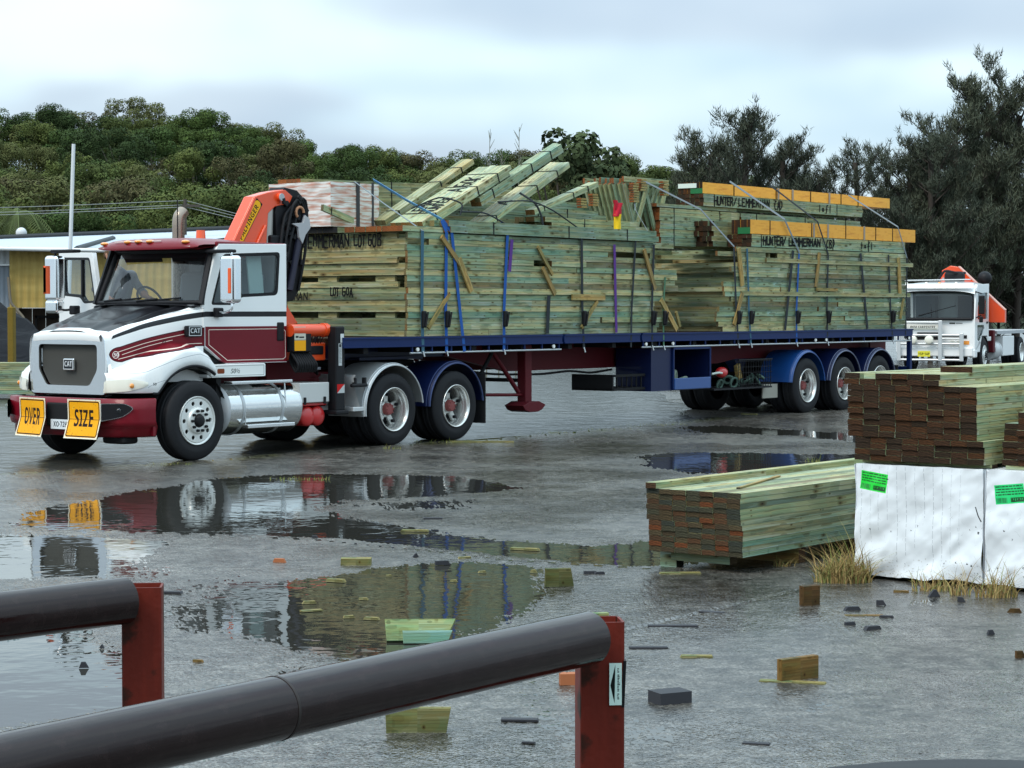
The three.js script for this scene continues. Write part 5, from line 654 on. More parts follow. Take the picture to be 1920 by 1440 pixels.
// ratchet straps over the load: [s, y of the top end, colour, wide, x of the rail end, top goes to z]
const strapMat = { blue: std([.02, .09, .32], .8), grey: std([.10, .12, .13], .85), dark: std([.03, .035, .04], .85), purple: std([.11, .04, .22], .8), green: std([.08, .17, .10], .85), teal: std([.05, .12, .17], .85), pale: std([.20, .23, .25], .85), sky: std([.10, .27, .52], .75) };
function strap(s, col, pts, w = .05, ratchet = 1.75) { const side = s < 11 ? 'front' : 'rear', no = ORD[strapNo[col + side] = (strapNo[col + side] ?? -1) + 1]; const o = onTruck('ratchet_strap', `${no} ${({ blue: 'bright blue', grey: 'weathered grey', dark: 'black', purple: 'purple', green: 'faded green', teal: 'dark teal', pale: 'pale grey', sky: 'light blue' })[col]} strap back from the cab ${s < 11 ? 'on the front stack of frames' : 'on the rear stack of frames'}`, 'strap', 0, 0, 0, 'straps over the load'); const gs = []; for (let i = 0; i + 1 < pts.length; i++) gs.push(flat(pts[i], pts[i + 1], w, .006)); part(o, 'webbing', gs, strapMat[col]); if (ratchet) { const q = pts[0][0] + (pts[1][0] - pts[0][0]) * .35; part(o, 'ratchet', [rbx(q - .035, q + .045, ratchet - .12, ratchet + .12, 1.24, 1.29, .02), bar([q, ratchet - .1, 1.3], [q + .05, ratchet + .1, 1.3], .014, 6)], M.plastic); part(o, 'hook', [bar([pts[0][0], 1.30, 1.25], [pts[0][0] + .01, 1.22, 1.27], .012, 6)], M.galv); } return o; }
const drop = (s, s1, top = 3.0) => [[s, 1.28, 1.25], [s + (s1 - s) * .3, 1.9, 1.225], [s1, top, 1.225]];
strap(4.42, 'teal', drop(4.42, 4.44), .06); strap(4.9, 'blue', [...drop(4.95, 4.98), [4.9, 3.16, 1.2]], .06); strap(5.3, 'blue', [...drop(5.36, 5.1), [4.92, 3.16, 1.2]], .06, 0);
strap(6.3, 'blue', [...drop(6.3, 6.42), [6.3, 3.18, 1.2]], .06); strap(6.5, 'purple', [[6.46, 2.45, 1.232], [6.52, 2.93, 1.232]], .07, 0);
strap(7.4, 'dark', [[7.42, 1.52, 1.226], [7.46, 2.1, 1.226]], .08, 0); strap(8.4, 'dark', drop(8.35, 8.32, 3.12), .055); strap(9.2, 'purple', [[9.28, 1.52, 1.226], [9.22, 2.92, 1.226]], .06, 0); strap(9.6, 'dark', drop(9.66, 9.84, 3.14), .045, 0);
strap(10.3, 'dark', drop(10.28, 10.36, 2.95), .05); strap(10.6, 'green', [[10.62, 1.28, 1.25], [10.64, 1.9, 1.225], [10.7, 2.42, 1.225]], .04);
strap(12.9, 'dark', drop(12.98, 12.86, 2.95), .05); strap(13.3, 'teal', drop(13.4, 13.3, 2.95), .05); strap(14.8, 'dark', [[14.62, 1.52, 1.23], [14.9, 2.95, 1.23]], .07, 0); strap(15.1, 'blue', drop(15.0, 15.12, 2.9), .05); strap(16.0, 'dark', drop(16.15, 16.2, 2.9)); strap(17.4, 'dark', [[17.75, 1.52, 1.23], [17.45, 2.95, 1.23]], .07, 0); strap(18.7, 'dark', drop(18.75, 18.6, 2.95), .05); strap(19.3, 'dark', [[19.3, 1.3, 1.25], [19.38, 2.9, 1.23]], .04, 0);
// slanting straps over the top packs
strap(4.5, 'sky', [[4.92, 3.17, 1.2], [5.3, 3.5, .2], [5.75, 3.85, -.82]], .06, 0); strap(4.4, 'pale', [[4.44, 3.0, 1.23], [4.46, 3.4, .5], [4.5, 3.74, -.1]], .04, 0);
strap(10.4, 'pale', [[10.4, 2.95, 1.23], [10.9, 3.55, .5], [11.35, 4.13, .1]], .03, 0); strap(12.86, 'pale', [[12.86, 2.97, 1.23], [12.3, 3.6, .9], [11.5, 4.1, .2]], .03, 0);
strap(15.1, 'pale', [[15.12, 2.92, 1.23], [14.6, 3.5, 1.22], [13.9, 4.17, .5]], .04, 0); strap(16.2, 'dark', [[16.2, 2.9, 1.23], [15.8, 3.5, 1.22], [15.3, 4.17, .5]], .035, 0); strap(19.3, 'pale', [[19.38, 2.9, 1.23], [19.0, 3.5, 1.22], [18.4, 4.12, .45]], .03, 0);
// a pack of parallel boards lying along the trailer: rows x columns
function packAlong(name, lab, s0, s1, y0, z0, rows, cols, h, w, mats, emats, o = {}) {
  const P = onTruck(name, lab, 'timber', (s0 + s1) / 2, y0, z0, o.group), L = s1 - s0, r = rng(o.seed ?? 9); if (o.tilt) P.rotation.set(0, TURN, o.tilt, 'YXZ');
  for (let j = 0; j < rows; j++) for (let i = 0; i < cols; i++) { if (j > 0 && j < rows - 1 && i > 0 && i < cols - 1 && cols > 3) { /* hidden core */ } const dl = o.ragged ? rr(-o.ragged, o.ragged, r) : rr(-.01, .01, r); plank(P, L + dl * .5, h - .003, w - .003, dl, h * (j + .5), w * (i + .5) + rr(-.004, .004, r), o.pickMat ? o.pickMat(j, i, r) : pick(mats, r), pick(emats, r)); }
  for (const q of o.bands ?? []) part(P, 'steel_band', [bx(q - .012, q + .012, -.002, rows * h + .004, cols * w, cols * w + .004), bx(q - .012, q + .012, rows * h, rows * h + .004, 0, cols * w + .004)], M.dark);
  return P;
}
packAlong('board_pack', 'two layers of wet blue-green boards along the edge of the front load', 4.98, 10.35, 2.992, .70, 2, 6, .088, .09, W_BLUE, E_MIX, { seed: 61, ragged: .12, bands: [-1.6, .3, 1.9], pickMat: (j, i, r) => j && r() < .8 ? pick(W_BLUE, r) : pick(W_GREEN, r) });
packAlong('board_pack', 'short red-ended boards lying under the leaning beams', 4.05, 4.95, 2.985, .1, 1, 11, .08, .1, W_PALE, E_RED, { seed: 62 });
packAlong('board_pack', 'dark bearer boards under the wrapped pallet', 4.02, 5.2, 2.985, -1.3, 1, 13, .08, .1, W_OLIVE, [M.dark], { seed: 63 });
packAlong('board_pack', 'long straw-green board pack lying along the far side of the front load', 4.12, 9.2, 2.99, -1.25, 11, 5, .078, .09, W_STRAW.concat(W_OLIVE), E_RED, { seed: 64, bands: [-.5, 1.4], tilt: .022 });
packAlong('board_pack', 'grey-green boards stacked behind the leaning beams', 6.3, 10.2, 3.17, -.4, 5, 6, .07, .09, W_GREEN, E_MIX, { seed: 65, ragged: .35, bands: [.4, 1.2] });
packAlong('board_pack', 'short green boards with cut angled ends beside the red flag', 7.9, 10.5, 3.17, .35, 2, 5, .08, .09, W_GREEN, E_MIX, { seed: 66, ragged: .3, bands: [-.2] });
// leaning bundles of short studs, numbered in black
function leaning(lab, s0, y0, z0, L, ang, rows, cols, h, w, mats, txt, yaw = 0) { const P = onTruck('stud_bundle', lab, 'timber', s0, y0, z0, 'leaning bundles of studs'); P.rotation.set(0, TURN + yaw, ang, 'YXZ'); const r = rng(L * 1000 | 0); for (let j = 0; j < rows; j++) for (let i = 0; i < cols; i++) { const e = rr(-.03, .12, r); plank(P, L + e, h - .002, w - .002, (L + e) / 2, h * (j + .5), w * (i + .5), pick(mats, r), pick(E_MIX, r)); } for (const q of [.15, .62, .86]) part(P, 'steel_band', [bx(L * q - .012, L * q + .012, -.003, rows * h + .004, cols * w, cols * w + .004), bx(L * q - .012, L * q + .012, rows * h, rows * h + .004, 0, cols * w)], M.dark); if (txt) { const m = label(P, 'lettering', L * .7, cols * w * .9, writing(900, 260, c => txt.forEach(([t, x, y, ww, hh], i) => scrawl(c, t, x, y, ww, hh, 13, 20 + i))), L * .48, rows * h + .004, cols * w / 2); m.rotation.set(-Math.PI / 2, 0, 0); } return P; }
leaning('wide pale stud bundle leaning up, hand numbered, nearest the wrapped pallet', 4.90, 3.02, .28, 2.25, .415, 2, 6, .07, .1, W_PALE, [['LEMM', 20, 20, 300, 100], ['HUNTER', 30, 140, 360, 90], ['A', 520, 60, 120, 150], ['60K', 660, 60, 220, 130]]);
leaning('dark edged narrow beam leaning behind the wide pale stud bundle', 4.95, 3.12, -.12, 2.3, .45, 1, 3, .08, .08, W_OLIVE, null);
leaning('tall green stud bundle leaning up, the highest of the load', 6.22, 3.42, .70, 2.25, .42, 2, 2, .07, .1, W_GREEN, [['A', 260, 50, 100, 150]]);
leaning('pale stud bundle with stepped top end leaning beside the tall bundle', 6.30, 3.06, .50, 2.42, .45, 1, 4, .09, .095, W_PALE, [['A', 240, 60, 110, 150], ['D', 640, 60, 110, 150]]);
leaning('small pale stud bundle leaning towards the red and yellow flag', 7.55, 3.34, .72, 1.72, .29, 1, 2, .085, .09, W_PALE, null);
leaning('loose pale green board lying aslant below the wrapped pallet', 3.55, 3.28, .10, 1.6, -.16, 1, 1, .09, .045, W_PALE, null, .25);
{ // rope wrapped round the bundles
  const o = onTruck('tie_strap', 'black webbing tied round the leaning stud bundles', 'strap', 0, 0, 0); part(o, 'webbing', [tube([[4.95, 3.35, .6], [5.1, 3.5, 1.0], [5.35, 3.42, 1.2], [5.3, 3.25, 1.22]], .012, 6), tube([[7.15, 3.66, .9], [7.2, 3.5, 1.15], [7.3, 3.3, 1.2], [7.35, 3.0, 1.22]], .016, 6), tube([[6.6, 3.5, .9], [7.0, 3.52, 1.2], [7.6, 3.4, 1.2], [8.32, 3.12, 1.22]], .012, 5), tube([[5.3, 3.3, 1.2], [5.9, 3.3, 1.2], [6.4, 3.15, 1.22]], .012, 5)], strapMat.dark); }
{ // shrink-wrapped pallet of red boards
  const P = onTruck('wrapped_pallet', 'shrink-wrapped pallet of red boards strapped on the front load', 'pallet', 4.5, 3.07, -.7);
  const r = rng(77), blk = []; for (let j = 0; j < 8; j++) for (let i = 0; i < 5; i++) plank(P, 1.0 + rr(-.06, .02, r), .068, .225, rr(-.02, .02, r), .075 * (j + .5), -.47 + i * .235, pick([W_DUN[0], W_DUN[1], W_STRAW[0]], r), pick(E_RED, r));
  const g = new THREE.BoxGeometry(1.06, .64, 1.22, 24, 14, 26), p = g.attributes.position; for (let i = 0; i < p.count; i++) { const x = p.getX(i), y = p.getY(i), z = p.getZ(i), n = (vnoise(x * 9 + 3, y * 14, z * 9) - .5) * .035 + (vnoise(x * 24, y * 40, z * 24) - .5) * .014; p.setXYZ(i, x * (1 + n * 1.4), y * (1 + n * .4), z * (1 + n * 1.2)); } g.computeVertexNormals();
  const film = dataTex(256, 256, (i, j) => { const a = fbm(i / 46, j / 12, 3, 4), v = sstep(.35, .7, a); return mixc([.88, .87, .85], [.72, .42, .32], v * (.35 + .65 * tileNoise(i, j, 10, 44, 256))); }, true); film.repeat.set(1, 2);
  part(P, 'wrap', g, phys([.9, .9, .9], .22, 0, { map: film, clearcoat: .6, clearcoatRoughness: .15 }), 0, .33, 0);
  part(P, 'strap', [bx(.02, .09, -.005, .67, .612, .622), bx(.02, .09, .655, .668, -.6, .62), bx(.36, .40, -.005, .67, .612, .622)], std([.05, .05, .055], .7));
}
{ // trusses bundled upright between the loads
  const P = onTruck('truss_bundle', 'bundle of red-ended green trusses standing between the two loads', 'timber', 11.1, 3.0, -.6), r = rng(303);
  plank(P, 1.6, .09, .9, .4, -.02, .5, W_OLIVE[0], E_MIX[0], 'bearer');
  for (let i = 0; i < 9; i++) { const z = i * .1; plank(P, 1.3 + rr(-.1, .1, r), .09, .042, .55, 1.06 + rr(-.03, .03, r), z, pick(W_GREEN, r), pick(E_RED, r), 'top_chord'); plank(P, 1.35 + rr(-.2, .1, r), .09, .042, .5, .08, z, pick(W_GREEN, r), pick(E_RED, r), 'bottom_chord'); for (let q = 0; q < 4; q++) plank(P, 1.0, .075, .04, .1 + q * .3, .56, z, pick(W_GREEN, r), pick(E_RED, r), 'web', [0, 0, (q % 2 ? 1 : -1) * 1.15]); }
  for (const [x, y, z, n] of [[-.1, .7, .9, 8], [.12, .9, .9, 5], [.78, .85, .92, 6], [-1.15, .60, .8, 5], [-1.6, .55, .9, 4]]) for (let q = 0; q < n; q++) plank(P, .16, .03, .09, x + rr(-.02, .02, r), y + q * .042, z + .1, pick(W_DUN, r), pick(E_RED, r), 'block');
}
packAlong('board_pack', 'brown-ended boards heaped behind the truss bundle', 8.8, 11.3, 3.25, -1.15, 6, 6, .075, .09, W_GREEN, E_BROWN, { seed: 67, ragged: .45 });
// rear top: green packs and orange beams
packAlong('board_pack', 'grey-green board pack with red ends on the rear frames', 11.95, 14.6, 2.99, -.45, 9, 8, .072, .095, W_GREEN, E_RED, { seed: 68, ragged: .05, bands: [-.9, .6] });
packAlong('board_pack', 'grey-green board pack under the upper orange beams', 14.65, 19.25, 2.99, -.35, 9, 7, .072, .095, W_GREEN, E_MIX, { seed: 69, ragged: .12, bands: [-1.8, 0, 1.6] });
packAlong('board_pack', 'flat green board layer under the marked A pack', 11.8, 14.4, 3.65, -.35, 1, 7, .06, .095, W_GREEN, E_RED, { seed: 70, ragged: .05 });
packAlong('board_pack', 'dark brown-ended board pack beside the lower orange beam', 13.05, 19.0, 2.99, .30, 5, 4, .09, .095, W_OLIVE, E_BROWN, { seed: 71, ragged: .08 });
const mA = packAlong('board_pack', 'green board pack hand marked HUNTER LEMMERMAN A under the upper orange beam', 13.24, 19.15, 3.715, -.20, 3, 6, .072, .095, W_GREEN, E_BROWN, { seed: 72, ragged: .02, bands: [-2.6, -.3, 1.9] });
const mB = packAlong('board_pack', 'green board pack hand marked HUNTER LEMMERMAN B under the lower orange beam', 13.5, 19.35, 2.99, .70, 3, 5, .072, .1, W_GREEN, E_BROWN, { seed: 73, ragged: .02, bands: [-2.6, 0, 1.4] });
label(mA, 'lettering', 2.55, .20, writing(1100, 90, c => { scrawl(c, 'HUNTER/', 10, 12, 330, 62, 9, 31); scrawl(c, 'LEMMERMAN', 370, 12, 480, 62, 9, 32); scrawl(c, '(A)', 920, 12, 130, 66, 9, 33); }), -1.35, .11, .577); label(mA, 'lettering', .62, .18, writing(256, 80, c => scrawl(c, '1of1', 10, 10, 220, 58, 8, 34)), 1.45, .11, .577);
label(mB, 'lettering', 2.7, .20, writing(1100, 90, c => { scrawl(c, 'HUNTER/', 10, 12, 330, 62, 10, 35); scrawl(c, 'LEMMERMAN', 370, 12, 480, 62, 10, 36); scrawl(c, '(B)', 940, 12, 130, 66, 9, 37); }), -1.2, .11, .507); label(mB, 'lettering', .62, .18, writing(256, 80, c => scrawl(c, '1of1', 10, 10, 220, 58, 8, 38)), 1.35, .11, .507);
function lvl(lab, s0, s1, y, z0, h, n) { const P = packAlong('orange_beam_pack', lab, s0, s1, y, z0, 1, n, h, .065, W_LVL, E_BROWN, { seed: 74 + n, bands: [-2.5, -1.0, .3, 1.5, 2.2], group: 'orange beam packs' }); part(P, 'plastic_sleeve', [bx(-(s1 - s0) / 2 - .012, -(s1 - s0) / 2 - .006, 0, h * .45, n * .065 - .25, n * .065)], std([.02, .14, .05], .5)); for (const q of [-.42, -.95, 1.0]) part(P, 'plastic_tie', bx(q, q + .05, -.2, h + .01, n * .065, n * .065 + .012), std([.30, .25, .2], .4)); return P; }
const lA = lvl('upper orange laminated beam pack with white tag, highest on the rear load', 13.24, 20.35, 3.935, -.17, .20, 8); part(lA, 'end_tag', bx(-3.58, -3.568, .1, .18, .02, .40), M.paper);
lvl('lower orange laminated beam pack along the edge of the rear load', 13.5, 19.85, 3.215, .78, .25, 6);
{ const o = onTruck('warning_flag', 'red and yellow rag flag hanging from the front load', 'flag', 9.55, 3.18, 1.05); const cloth = (y0, y1, w, k) => { const rows = []; for (let j = 0; j <= 10; j++) { const t = j / 10, y = y0 + (y1 - y0) * t; rows.push(Array.from({ length: 13 }, (_, i) => { const a = i / 12 * Math.PI * 2, q = w * (1 + .3 * Math.sin(a * 3 + t * 3 + k)); return [Math.cos(a) * q + .05 * t * k, y, Math.sin(a) * q * .5]; })); } return loft(rows); }; part(o, 'red_cloth', [cloth(.20, .42, .085, 1), cloth(.32, .46, .05, -1)], std([.50, .02, .04], .9)); part(o, 'yellow_cloth', cloth(-.20, .24, .075, .6), std([.80, .50, .02], .9)); part(o, 'stick', bar([.05, -.3, 0], [.0, .3, 0], .012, 6), W_DUN[0]); }

// ---------------------------------------------------------------- second truck, beyond the trailer
{
  const p = ground(1846, 697), T = thing('white_crane_truck', 'white cab-over truck with bull bar and orange crane parked beyond the trailer', 'truck', V(0, 0, 0), 1.137); // local x rearwards, local z to its visible flank
  const ez = V(Math.sin(1.137), 0, Math.cos(1.137)); T.position.copy(p).addScaledVector(ez, -1.2).setY(0);
  const F = -1.28; // front face
  const sideP = [[F, .62], [F, 1.60], [F + .17, 2.45], [F + .30, 2.62], [.58, 2.66], [.58, 1.0], [.48, .98], [.36, 1.1], [-.42, 1.1], [-.62, .62]], w1 = roundPoly([[F + .34, 1.58], [F + .36, 2.38], [.36, 2.40], [.42, 1.60]], .05), w2 = roundPoly([[F + .30, .98], [F + .30, 1.42], [-.10, 1.42], [-.02, 1.32], [-.50, .90]], .04);
  part(T, 'cab_side', ext(sideP, .06, .01, [w1, w2]).translate(0, 0, 1.12), M.white); part(T, 'cab_side', ext(sideP, .06, .01, [w1]).translate(0, 0, -1.18), M.white);
  part(T, 'window_glass', [ext(w1, .01).translate(0, 0, 1.15), ext(w2, .01).translate(0, 0, 1.15)], M.tint);
  part(T, 'cab_interior', [bx(F + .45, .5, 1.0, 1.5, -1.0, 1.0), bx(.1, .5, 1.5, 2.3, -.95, -.35), bx(.1, .5, 1.5, 2.3, .35, .95)], M.dash);
  part(T, 'cab_front', [bx(F, F + .05, .62, 1.58, -1.12, 1.12), bx(F + .02, F + .1, .55, .64, -1.1, 1.1), bx(.52, .57, 1.0, 2.6, -1.12, 1.12)], M.white);
  part(T, 'windscreen', loft([[F - .01, 1.62], [F + .19, 2.44]].map(([s, y]) => Array.from({ length: 13 }, (_, i) => { const u = -1 + i / 6; return [s - .08 * (1 - u * u), y, u * 1.1]; }))), M.tint);
  part(T, 'windscreen_surround', [tube(Array.from({ length: 13 }, (_, i) => { const u = -1 + i / 6; return [F - .02 - .08 * (1 - u * u), 1.60, u * 1.1]; }), .045, 6, 20), tube(Array.from({ length: 13 }, (_, i) => { const u = -1 + i / 6; return [F + .18 - .08 * (1 - u * u), 2.44, u * 1.08]; }), .05, 6, 20), bar([F, 1.6, 1.12], [F + .2, 2.46, 1.1], .04), bar([F, 1.6, -1.12], [F + .2, 2.46, -1.1], .04)], M.plastic);
  part(T, 'roof', [loft([[F + .02, 2.44], [F + .1, 2.60], [F + .3, 2.68], [0, 2.74], [.58, 2.70], [.6, 2.60]].map(([s, y], k) => Array.from({ length: 17 }, (_, i) => { const u = -1 + i / 8; return [s - (k < 2 ? .1 * (1 - u * u) : 0), y - .1 * Math.abs(u) ** 4, u * 1.17]; })))], M.white);
  part(T, 'sun_visor', [loft([[F - .06, 2.52], [F - .02, 2.62], [F + .1, 2.66]].map(([s, y]) => Array.from({ length: 13 }, (_, i) => { const u = -1 + i / 6; return [s - .1 * (1 - u * u), y, u * 1.12]; })))], M.white);
  for (const z of [-.9, -.3, .1, .6]) part(T, 'roof_lamp', mv(new THREE.SphereGeometry(.05, 10, 8), F + .05, 2.66, z), z > -.2 && z < .3 ? M.amber : M.lens); part(T, 'roof_rail', [bar([F + .2, 2.76, -1], [F + .2, 2.78, 1], .02), cyl(.03, .03, .08, 'y', F + .3, 2.8, .15, 10)], M.galv);
  part(T, 'grille_band', [bx(F - .012, F - .002, 1.02, 1.12, -.95, .95), bx(F - .012, F - .002, .98, 1.2, -.55, .1)], M.dark);
  for (const z of [.52, .72]) part(T, 'headlamp', cyl(.085, .085, .05, 'x', F - .02, .88, z, 16), M.lens); part(T, 'indicator', bx(F - .015, F, .84, .95, .86, 1.02), M.amber);
  part(T, 'bumper', [rbx(F - .12, F + .06, .48, .76, -1.15, 1.15, .04), rbx(F - .06, .0 + F + .3, .44, .7, 1.02, 1.2, .05)], M.white);
  const bars = []; for (const y of [.38, .86, 1.12, 1.5]) bars.push(bar([F - .22, y, -1.05], [F - .22, y, y < 1.3 ? .82 : .22], .035, 10)); for (const z of [-1.05, .2]) bars.push(rbx(F - .26, F - .19, .34, 1.56, z - .06, z + .06, .02)); bars.push(rbx(F - .26, F - .19, .34, 1.18, .78, .9, .02)); bars.push(bar([F - .22, 1.02, .2], [F - .22, 1.02, .84], .03, 10));
  part(T, 'bull_bar', bars, M.dullalu);
  for (const z of [-.62, -.12]) part(T, 'spot_lamp', [cyl(.13, .13, .1, 'x', F - .27, .98, z, 20), mv(new THREE.SphereGeometry(.125, 16, 10).scale(.3, 1, 1), F - .32, .98, z)], M.lens);
  label(T, 'number_plate', .38, .17, signMat(160, 72, c => { c.fillStyle = '#d8cf3e'; c.fillRect(0, 0, 160, 72); c.fillStyle = '#23240e'; c.font = 'bold 46px sans-serif'; c.textAlign = 'center'; c.fillText('YSP·14P', 80, 54, 146); }), F - .265, .56, -.28, -Math.PI / 2);
  label(T, 'name_board', .95, .16, signMat(400, 68, c => { c.fillStyle = '#e9e8e0'; c.fillRect(0, 0, 400, 68); c.fillStyle = '#2b2a22'; c.font = 'bold 40px sans-serif'; c.textAlign = 'center'; c.fillText('BKM CARPENTRY', 200, 48, 370); c.fillStyle = '#7b7a3a'; c.fillRect(20, 56, 360, 5); }), F - .03, 1.36, -.38, -Math.PI / 2);
  label(T, 'maker_badge', .42, .08, signMat(160, 32, c => { c.fillStyle = '#e9e9e6'; c.fillRect(0, 0, 160, 32); c.fillStyle = '#222'; c.fillRect(4, 6, 66, 18); c.fillStyle = '#888'; c.fillRect(78, 8, 76, 14); }), F - .004, 1.47, .62, -Math.PI / 2);
  part(T, 'wiper', [bar([F - .1, 1.7, -.5], [F + .02, 2.0, .6], .012, 5), bar([F - .09, 1.66, -.1], [F + .04, 2.05, -.15], .012, 5)], M.plastic);
  part(T, 'mirror', [rbx(F + .02, F + .1, 1.75, 2.3, 1.28, 1.46, .03), bar([F + .15, 2.42, 1.15], [F + .08, 2.36, 1.36], .018), bar([F + .15, 1.62, 1.15], [F + .08, 1.72, 1.36], .018), rbx(F - .0, F + .06, 1.5, 1.68, 1.3, 1.42, .03)], M.plastic); part(T, 'mirror', [rbx(F - .1, F - .02, 1.75, 2.3, -1.5, -1.3, .03), bar([F + .15, 2.42, -1.15], [F - .04, 2.36, -1.4], .018)], M.plastic);
  part(T, 'door_handle', bx(.25, .42, 1.46, 1.52, 1.18, 1.21), M.plastic); part(T, 'wheel_arch', [tube(Array.from({ length: 13 }, (_, i) => { const a = .1 + i / 12 * 2.94; return [-Math.cos(a) * .6, .5 + Math.sin(a) * .58, 1.16]; }), .035, 6, 30), bx(-.5, .5, .9, 1.2, -1, 1.0)], M.dark);
  part(T, 'side_step', [rbx(.38, 1.0, .92, 1.06, .5, 1.18, .03)], M.white);
  part(T, 'chassis', [bx(F + .2, 7.5, .72, .96, .34, .44), bx(F + .2, 7.5, .72, .96, -.44, -.34), bx(.6, 1.6, .6, 1.3, -.9, .6)], M.dark);
  part(T, 'fuel_tank', [cyl(.32, .32, .95, 'x', 2.15, .62, .86, 32), cyl(.326, .326, .05, 'x', 1.85, .62, .86, 32), cyl(.326, .326, .05, 'x', 2.45, .62, .86, 32)], M.dullalu);
  part(T, 'tray', [bx(1.75, 8, 1.12, 1.22, -1.2, 1.2)], M.wornGrey); part(T, 'tool_box', [rbx(2.75, 4.4, .42, 1.05, .6, 1.18, .03)], M.white);
  for (const k of [1, -1]) { steerWheel(T, 0, .5, 1.2 * k, k < 0); driveWheel(T, 5.4, .5, 1.22 * k, k < 0); }
  const C = sub(T, 'crane'); part(C, 'boom', ext([[-.35, 2.78], [-.30, 3.08], [-.05, 3.22], [.22, 3.18], [1.62, 1.86], [1.62, 1.5], [1.2, 1.5], [.5, 1.9], [.1, 2.5]], .2, .012).rotateY(-Math.PI / 2).translate(1.0, 0, 0), M.orange); part(C, 'boom_edge', flat([.9, 3.21, .2], [.9, 1.87, 1.63], .24, .03, V(0, .7, .7)), std([.72, .40, .34], .5)); part(C, 'column', [rbx(.9, 1.4, .9, 2.3, -.3, .4, .05), rbx(1.35, 1.75, .8, 1.5, .3, .8, .05)], M.plastic); part(C, 'outrigger', rbx(1.45, 1.75, .55, 1.25, .8, 1.15, .04), M.chassisRed); part(C, 'hose_bundle', [rbx(.1, .5, 2.7, 3.05, -.1, .5, .12), tube([[-.1, 2.8, -.2], [-.15, 3.05, 0], [.1, 3.0, .3], [.4, 3.0, .5]], .04, 6)], M.rubber);
  part(C, 'lamp_hood', mv(new THREE.SphereGeometry(.22, 12, 8), 1.3, 2.85, .9), M.plastic);
}
// ---------------------------------------------------------------- timber packs on the near side of the yard
function yardPack(name, lab, px, py, y0, z1, W, L, o = {}) { // placed by the ground under its near front corner
  const p = ground(px, py), g = thing(name, lab, o.cat ?? 'timber', p.clone().addScaledVector(EZ, -z1).setY(y0), TURN, o.group); return g; }
const ry = rng(606);
{
  const P = yardPack('sleeper_pack', 'low pack of treated pine boards with mixed brown and green ends', 1388, 1079, 0, .80), rows = 12, cols = 7, h = .0382, w = .1143;
  const E2 = ends([[.11, .09, .055], [.08, .085, .06], [.13, .07, .038], [.065, .075, .06], [.12, .10, .06], [.10, .06, .035], [.055, .068, .06], [.10, .078, .045], [.09, .07, .045], [.08, .08, .055], [.20, .07, .028]]);
  for (let j = 0; j < rows; j++) for (let i = 0; i < cols; i++) { const dx = rr(-.007, .007, ry), shift = j < 6 ? .018 : 0; plank(P, 3.7, h - .002, w - .002, 1.85 + dx, .125 + h * (j + .5), w * (i + .5) + shift + rr(-.004, .004, ry), pick(i === 6 || j === rows - 1 ? W_GREEN.concat(W_STRAW, W_MIX) : W_OLIVE, ry), pick(E2, ry)); }
  plank(P, 3.6, .042, .09, 1.78, .125 + h * rows + .022, .05, W_STRAW[0], E2[5]); plank(P, 1.2, .012, .03, .9, .125 + h * rows + .006, .42, W_DUN[0], E2[1], 'lath', [0, .28, 0]);
  crossPlank(P, .5, .06, .1, .12, .09, .42, W_OLIVE[4], E2[0], 'bearer'); crossPlank(P, .14, .12, .1, .16, .062, .12, W_GREEN[0], E2[3], 'bearer'); for (const x of [.9, 2.4]) crossPlank(P, .78, .115, .1, x, .062, .4, W_DUN[1], E2[2], 'bearer');
  
}
